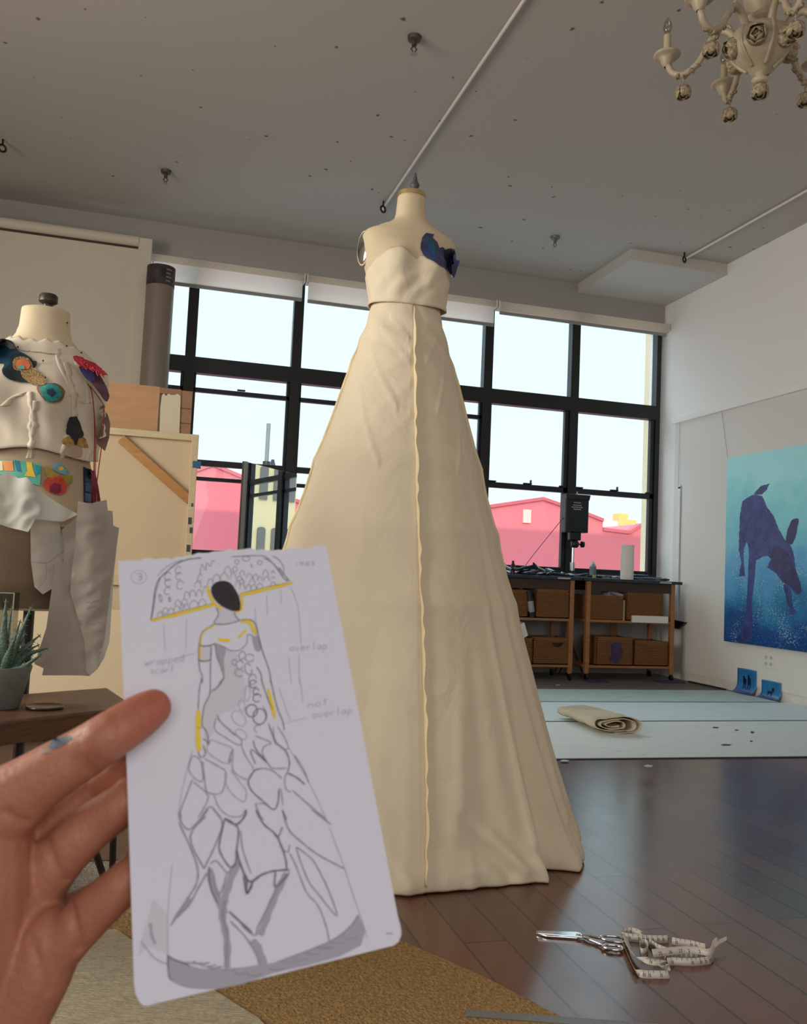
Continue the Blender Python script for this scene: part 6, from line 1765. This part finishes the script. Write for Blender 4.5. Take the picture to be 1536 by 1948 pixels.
for pts, pen, w in (
    ([(330, 940), (240, 970), (180, 1080), (220, 1180), (330, 1280), (440, 1370), (490, 1300), (500, 1150)], dark, 2.4), ([(330, 940), (440, 970), (530, 1050)], mid, 2.2), ([(420, 680), (340, 720), (330, 790), (380, 880), (430, 940), (580, 940)], mid, 2.2),
    ([(470, 680), (570, 760), (610, 880), (590, 980)], dark, 2.2), ([(440, 510), (450, 620), (490, 690), (570, 745), (600, 720)], mid, 1.8), ([(480, 500), (560, 620), (600, 720)], mid, 1.9), ([(390, 470), (450, 640), (470, 690)], dark, 1.8),
    ([(590, 980), (560, 1050), (570, 1150), (620, 1190)], mid, 2), ([(590, 990), (690, 1040), (770, 1110)], dark, 2.6), ([(660, 800), (760, 960), (810, 1090)], mid, 2.4), ([(640, 1170), (800, 1310), (990, 1470)], mid, 2.4), ([(600, 720), (830, 1120), (960, 1400), (1000, 1481)], faint, 1.3),
    ([(230, 650), (260, 740), (370, 870)], dark, 1.9), ([(255, 895), (205, 770), (240, 760), (370, 880)], dark, 1.9), ([(250, 600), (420, 670)], mid, 2.2), ([(255, 1310), (300, 1430), (340, 1481)], mid, 2.4), ([(540, 1380), (580, 1481)], dark, 2.4), ([(255, 1310), (370, 1310)], mid, 2), ([(520, 1150), (540, 1330)], mid, 2.2), ([(110, 680), (130, 780), (230, 930)], faint, 2), ([(20, 740), (20, 970), (170, 1060)], faint, 2.2)):
    pen.line(Z('D', pts), w)
for pts, pen, w in (
    ([(620, 0), (610, 90), (690, 190), (780, 120), (880, 0)], mid, 3), ([(600, 120), (720, 380), (780, 560), (770, 700), (690, 840), (520, 1110)], mid, 3.2), ([(870, 600), (790, 740), (700, 900), (550, 1040)], mid, 3), ([(930, 0), (1000, 80), (1010, 180), (920, 400), (860, 520), (830, 540), (710, 260), (860, 60)], mid, 3),
    ([(1040, 80), (1000, 260), (990, 390), (1080, 540), (1140, 520), (1150, 400), (1170, 200), (1120, 130), (1040, 80)], dark, 2.8), ([(1040, 90), (1150, 140), (1230, 60), (1240, 0)], dark, 3.6), ([(1190, 200), (1210, 380), (1290, 610)], mid, 2.4), ([(1150, 380), (1180, 500), (1250, 660), (1300, 680), (1399, 610)], dark, 4), ([(1250, 660), (1250, 790), (1300, 720)], dark, 3.4),
    ([(890, 540), (900, 720), (970, 900)], dark, 2.6), ([(900, 520), (960, 490), (1060, 600), (1100, 560)], mid, 2.6), ([(930, 600), (980, 820), (1060, 610)], mid, 2.6), ([(1080, 970), (1300, 1170)], dark, 4), ([(1090, 1060), (1250, 1230), (1380, 1460)], mid, 3), ([(540, 520), (500, 950), (500, 1390)], faint, 1.3), ([(240, 1250), (300, 1330), (380, 1420), (490, 1470)], faint, 3)):
    pen.line(Z('E', pts), w)
shade2.line(Z('E', [(900, 560), (920, 720), (1000, 900), (1020, 1050), (1060, 1250), (1060, 1520)]), 13); shade2.line(Z('E', [(1160, 500), (1080, 700), (1030, 880), (1030, 1000)]), 14); mid.line(Z('E', [(1040, 860), (1020, 1000), (1060, 1200), (1050, 1500)]), 5)
shade2.line(Z('E', [(720, 850), (570, 1030)]), 11); shade2.line(Z('E', [(330, 1080), (345, 1200), (380, 1280)]), 6); shade.poly(Z('E', [(360, 850), (500, 1000), (500, 1380), (300, 1300), (220, 1400), (240, 1250)]), False)
hem = Z('E', [(492, 1380), (620, 1450), (800, 1510), (1000, 1520), (1199, 1500)])+Z('F', [(300, 1400), (600, 1290), (850, 1180), (1000, 1060), (1065, 955), (1130, 1110), (1090, 1240), (900, 1340), (600, 1425), (300, 1490)])+Z('E', [(1200, 1660), (1000, 1700), (800, 1700), (650, 1680), (520, 1620)])
shade2.poly(hem, False)
for k in range(26):
    u = k/25; v = random.uniform(.15, .85)
    a = Vector(hem[0]).lerp(Vector(hem[4]), u*1.0); 
    if u < .5:
        x = 345+ (520-345)*u*2*.9; yt = 1822+40*u*2*.7; 
    else: x = 520+160*(u-.5)*2*.9; yt = 1838-60*(u-.5)*2
    (mid if k % 2 else faint).line([(x-14, yt+12*v-2), (x, yt+14*v), (x+16, yt+13*v-3)], random.uniform(1.6, 4))
dark.line(Z('E', [(492, 1380), (540, 1420), (700, 1480)]), 3); dark.line(Z('E', [(495, 1380), (505, 1560), (530, 1620)]), 2.5); mid.line(Z('E', [(520, 1620), (650, 1680), (800, 1700), (1000, 1700)]), 1.4)
for pts, pen, w in (
    ([(130, 0), (200, 130), (320, 240), (400, 440), (410, 560)], dark, 3), ([(300, 240), (340, 238), (372, 160)], dark, 2.2), ([(340, 250), (360, 340), (420, 390), (440, 320)], mid, 2.4), ([(20, 600), (50, 770), (110, 650), (200, 590), (300, 560), (440, 550)], dark, 3.6), ([(310, 570), (310, 710), (440, 570)], dark, 3),
    ([(0, 1060), (120, 1150), (150, 1070), (250, 870), (320, 720)], mid, 3), ([(370, 0), (430, 180), (540, 290), (680, 400), (820, 480), (940, 540)], mid, 2.8), ([(500, 340), (640, 450), (720, 580), (800, 750), (870, 970), (700, 770), (610, 650), (520, 420), (500, 340)], mid, 2.4), ([(440, 400), (500, 520), (590, 750), (700, 880), (770, 1060), (800, 1200)], mid, 2.4),
    ([(800, 160), (920, 480), (1000, 720), (1130, 1110), (1145, 1180)], faint, 1.6), ([(640, 0), (820, 140)], mid, 2.6), ([(1320, 1135), (1350, 1130), (1385, 1138)], mid, 2), ([(300, 1400), (600, 1290), (850, 1180), (1000, 1060), (1065, 960)], mid, 2), ([(205, 1400), (205, 1540)], faint, 1.5)):
    pen.line(Z('F', pts), w)
shade2.line(Z('F', [(410, 580), (320, 760), (240, 960), (170, 1150)]), 13); shade2.line(Z('F', [(100, 1190), (170, 1320), (210, 1500)]), 16)
shade2.poly(Z('F', [(1065, 960), (1130, 1110), (1090, 1240), (940, 1310), (800, 1330), (800, 1230), (950, 1120)]), False)
# faint fall of lines below the hat, and the notes
for tg, pts in (('A', [(500, 860), (520, 1150)]), ('A', [(740, 800), (735, 1150)]), ('B', [(370, 560), (380, 780)]), ('B', [(250, 690), (270, 1100)]), ('B', [(520, 500), (525, 660)]), ('B', [(620, 470), (700, 700), (730, 1080)]), ('B', [(600, 1200), (630, 1481)]), ('B', [(710, 1170), (710, 1481)]), ('D', [(500, 100), (620, 450)]), ('D', [(720, 0), (750, 250)]), ('D', [(570, 470), (800, 410)]), ('A', [(620, 1220), (850, 1160)])):
    faint.line(Z(tg, pts), 1.1)
GL = {'o': [[(.5, 0), (.1, .3), (.2, .8), (.6, 1), (.9, .6), (.8, .15), (.5, 0)]], 'v': [[(0, 0), (.4, 1), (.9, 0)]], 'e': [[(.1, .5), (.85, .45), (.7, .05), (.25, .1), (.1, .6), (.4, 1), (.9, .85)]], 'r': [[(.1, 0), (.2, 1)], [(.2, .4), (.5, .05), (.85, .1)]], 'l': [[(.5, -1), (.45, .5), (.6, 1)]],
      'a': [[(.85, .1), (.4, 0), (.1, .5), (.3, 1), (.75, .7), (.85, .1), (.9, 1)]], 'p': [[(.15, 0), (.1, 1.9)], [(.15, .2), (.6, 0), (.9, .4), (.6, .9), (.15, .8)]], 'n': [[(.1, 0), (.15, 1)], [(.15, .35), (.55, 0), (.8, .3), (.85, 1)]], 't': [[(.5, -.8), (.45, .8), (.7, 1)], [(.1, -.1), (.9, -.15)]], 'w': [[(0, 0), (.25, 1), (.5, .2), (.75, 1), (1, 0)]], 'i': [[(.5, 0), (.5, 1)], [(.5, -.4), (.52, -.35)]],
      'm': [[(.05, 1), (.1, .1), (.35, .1), (.45, 1)], [(.45, .3), (.7, .05), (.9, 1)]], 's': [[(.85, .1), (.4, 0), (.2, .35), (.75, .6), (.7, .95), (.15, .95)]], 'd': [[(.85, -1), (.85, 1)], [(.85, .2), (.4, 0), (.1, .5), (.4, 1), (.85, .75)]], 'c': [[(.85, .15), (.4, 0), (.1, .5), (.4, 1), (.85, .85)]], 'f': [[(.8, -.8), (.45, -.8), (.4, 1)], [(.1, 0), (.8, 0)]]}
def write(txt, x, y, w, h, slope, pen, lw=1.2):
    pen = Pen(pen.off); WORDS.append(pen)
    for i, chx in enumerate(txt):
        for st in GL.get(chx, []):
            pen.line([(x+(i+u)*w, y+v*h+(i+u)*w*slope) for u, v in [(a_*.85, b_) for a_, b_ in st]], lw, 3)
WORDS = []
write('imes', 561, 1070, 10, 7, -.05, faint); write('overlap', 551, 1231, 10.5, 7.5, -.06, faint, 1.3)
write('not', 585, 1340, 14, 8, -.22, faint, 1.3); write('overlap', 595, 1358, 11, 8, -.12, faint, 1.3)
write('wrapped', 276, 1259, 11, 8, -.12, faint, 1.3); write('scarf', 286, 1275, 9.5, 7, -.08, faint, 1.2)
m_sh1 = M('graphite_light', (205, 207, 219), .7); m_sh2 = M('graphite_dark', (164, 166, 178), .6)
m_pf = M('pencil_faint', (172, 174, 186), .7); m_pm = M('pencil_mid', (152, 151, 159), .65); m_pd = M('pencil_dark', (118, 116, 124), .6)
m_ye = M('yellow_marker', (236, 206, 62), .6); m_ink = M('hair_ink', (46, 40, 46), .5, var=(900, .5))
for nm, pen, mt in (('graphite_shading', shade, m_sh1), ('graphite_shadow', shade2, m_sh2), ('faint_pencil_line', faint, m_pf), ('pencil_line', mid, m_pm), ('yellow_marker', yel, m_ye), ('pencil_outline', dark, m_pd), ('inked_hair', ink, m_ink)):
    for mb in pen.all: mesh_obj(nm, mb, mt, sk2, recalc=False)
for pen in WORDS: mesh_obj('handwritten_note', pen.mb, m_pf, sk2, recalc=False)

# ================================================================== HAND
# joints as (px, py, radius px, depth) read along each digit, then turned to metres
D_CARD = lambda px, py: (K_(px, py)-CAM).dot(_f)
def J(px, py, r, dep): return (P(px, py, dep), r*dep/F_PX)
thumb = [J(-70, 1590, 92, .298), (J(0, 1540, 76, .297)), J(62, 1492, 59, .297), J(118, 1456, 53, .298), J(160, 1432, 50, .300), J(205, 1402, 47, D_CARD(205, 1402)-.0102), J(245, 1377, 45, D_CARD(245, 1377)-.0092), J(276, 1356, 41, D_CARD(276, 1356)-.0082), J(290, 1347, 36, D_CARD(290, 1347)-.0076)]
def bk(px, py, r, extra=0):
    d = D_CARD(px, py)
    return J(px, py, r, d+r*d/F_PX+.0012+extra)
index = [J(20, 1640, 62, .312), J(80, 1585, 47, .314), J(135, 1535, 44, .317), J(190, 1490, 41, .320), bk(245, 1448, 38, .001), bk(305, 1412, 34), bk(340, 1392, 29)]
middle = [J(45, 1715, 62, .304), J(105, 1640, 51, .303), J(145, 1598, 47, .303), J(190, 1560, 44, .305), bk(240, 1527, 40), bk(300, 1492, 36), bk(350, 1465, 31)]
lower = [J(90, 1815, 58, .293), J(140, 1772, 46, .291), J(185, 1726, 45, .291), J(240, 1677, 40, D_CARD(240, 1677)+.0085), bk(300, 1630, 36), bk(350, 1595, 31)]
hidden = [J(60, 1760, 58, .302), J(135, 1742, 40, .309), J(190, 1714, 38, .312), J(245, 1668, 36, .315), bk(310, 1590, 34, .012), bk(370, 1540, 30, .012)]
palm = [J(20, 1640, 62, .312), J(45, 1715, 66, .304), J(60, 1760, 70, .300), J(90, 1800, 60, .296)]
heel = [J(98, 1790, 62, .293), J(70, 1850, 68, .292), J(30, 1920, 72, .292), J(-30, 2010, 84, .292), J(-90, 2110, 92, .292)]
thenar = [J(-40, 1600, 96, .297), J(-45, 1700, 104, .292), J(-50, 1820, 100, .290), J(-70, 1960, 100, .290), J(-120, 2110, 100, .290)]
mid_p = [J(30, 1660, 70, .308), J(25, 1760, 74, .300), J(5, 1870, 82, .295), J(-45, 1990, 92, .293)]
cross = [J(-45, 1700, 100, .294), J(45, 1740, 68, .301)]
cross2 = [J(-50, 1820, 96, .293), J(65, 1830, 66, .295)]
cross3 = [J(-70, 1950, 98, .292), J(20, 1930, 72, .293)]
def capsule_chain(mb, ch):
    pts = [ch[0]]
    for (a, ra), (b, rb) in zip(ch[:-1], ch[1:]):
        L = (b-a).length; k = max(2, int(L/.0016))
        for i in range(1, k+1):
            u = i/k; pts.append((a.lerp(b, u), ra+(rb-ra)*u))
    # smooth the radii and path a little
    for _ in range(3):
        q = list(pts)
        for i in range(1, len(pts)-1):
            q[i] = ((pts[i-1][0]+pts[i][0]*2+pts[i+1][0])/4, (pts[i-1][1]+pts[i][1]*2+pts[i+1][1])/4)
        pts = q
    for i, (p, r) in enumerate(pts):
        if i % 2 == 0 or i == len(pts)-1: mb.ball(p, r, 18, 12)
hm_ = MB()
for c_ in (thumb, index, middle, lower, hidden, palm, heel, thenar, mid_p, cross, cross2, cross3): capsule_chain(hm_, c_)
def fuse(mb, vox, smooth_it=6):
    me = bpy.data.meshes.new('tmp'); me.from_pydata([v[:] for v in mb.v], [], mb.f); me.update()
    ob_ = bpy.data.objects.new('tmp', me); C.objects.link(ob_)
    rm = ob_.modifiers.new('r', 'REMESH'); rm.mode = 'VOXEL'; rm.voxel_size = vox
    sm = ob_.modifiers.new('s', 'SMOOTH'); sm.factor = .5; sm.iterations = smooth_it
    dg = bpy.context.evaluated_depsgraph_get(); m2 = bpy.data.meshes.new_from_object(ob_.evaluated_get(dg))
    r = MB(); r.v = [v.co.copy() for v in m2.vertices]; r.f = [tuple(p.vertices) for p in m2.polygons]
    bpy.data.objects.remove(ob_); bpy.data.meshes.remove(me); bpy.data.meshes.remove(m2)
    return r
hand = fuse(hm_, .0009, 5)
# creases of the palm and joints pressed into the surface
bv0 = BVHTree.FromPolygons(hand.v, hand.f)
CREASES = [([(131, 1706), (137, 1735), (146, 1775), (151, 1806)], .0011), ([(86, 1590), (93, 1615), (108, 1650), (124, 1676)], .0009), ([(14, 1545), (30, 1558), (48, 1565)], .0009),
           ([(60, 1790), (78, 1840), (92, 1885)], .0006), ([(220, 1364), (228, 1394), (236, 1430)], .0004), ([(148, 1406), (156, 1434), (168, 1464)], .0004)]
for pxs, dep in CREASES:
    q = []
    for p in crm(pxs, 8):
        l, nn_, _, _ = bv0.ray_cast(CAM, ray(p.x, p.y).normalized())
        if l is not None: q.append((l, nn_))
    for i_, v in enumerate(hand.v):
        best = min(((v-l).length_squared, k_) for k_, (l, nn_) in enumerate(q)) if q and (v-q[len(q)//2][0]).length < .03 else None
        if best and best[0] < 2.5e-5: hand.v[i_] = v-q[best[1]][1]*dep*exp(-best[0]/(.0016**2))
m_skin = M('skin', (196, 138, 112), .5, bump=(500, .12), sss=.15)
n, b = nodes_of(m_skin)
vc = n.nodes.new('ShaderNodeVertexColor'); vc.layer_name = 'tone'
no = n.nodes.new('ShaderNodeTexNoise'); no.inputs['Scale'].default_value = 120; no.inputs['Detail'].default_value = 4
tcn = n.nodes.new('ShaderNodeTexCoord'); n.links.new(tcn.outputs['Object'], no.inputs['Vector'])
mxn = n.nodes.new('ShaderNodeMixRGB'); mxn.blend_type = 'OVERLAY'; mxn.inputs[0].default_value = .12
n.links.new(vc.outputs[0], mxn.inputs[1]); n.links.new(no.outputs[0], mxn.inputs[2]); n.links.new(mxn.outputs[0], b.inputs['Base Color'])
hd = mesh_obj('hand', hand, m_skin, None, smooth='all')
tag(hd, 'left hand with thumb in front of the sketch card and fingers behind it', 'hand')
ca = hd.data.color_attributes.new('tone', 'FLOAT_COLOR', 'POINT')
tips = [thumb[-1][0], index[-1][0], middle[-1][0], lower[-1][0]]
folds = [(thumb[4][0], .006), (middle[2][0], .004)]
base_c = Vector(lin((172, 113, 88))[:3]); tip_c = Vector(lin((168, 86, 66))[:3]); palm_c = Vector(lin((176, 122, 98))[:3])
for i, v in enumerate(hand.v):
    dt = min((v-t).length for t in tips)
    w = exp(-(dt/.017)**2)
    c = base_c.lerp(tip_c, w)
    k = .5+.5*noise.noise(v*90)
    c = c.lerp(palm_c, k*.35)
    ca.data[i].color = (c.x, c.y, c.z, 1)
bvhH = BVHTree.FromPolygons(hand.v, hand.f)
m_smudge = M('blue_paint_smudge', (88, 102, 112), .6)
mesh_obj('paint_smudge', patch_mb([bvhH], [(96, 1412), (104, 1404), (122, 1401), (138, 1402), (130, 1410), (118, 1418), (100, 1426), (92, 1422)], .00025, 2.5, jitter=.5), m_smudge, hd, smooth='all')
mesh_obj('paint_smudge', patch_mb([bvhH], [(74, 1428), (86, 1424), (94, 1426), (96, 1432), (80, 1434)], .00025, 2.5, jitter=.5), M('grey_paint_smudge', (150, 132, 124), .6), hd, smooth='all')
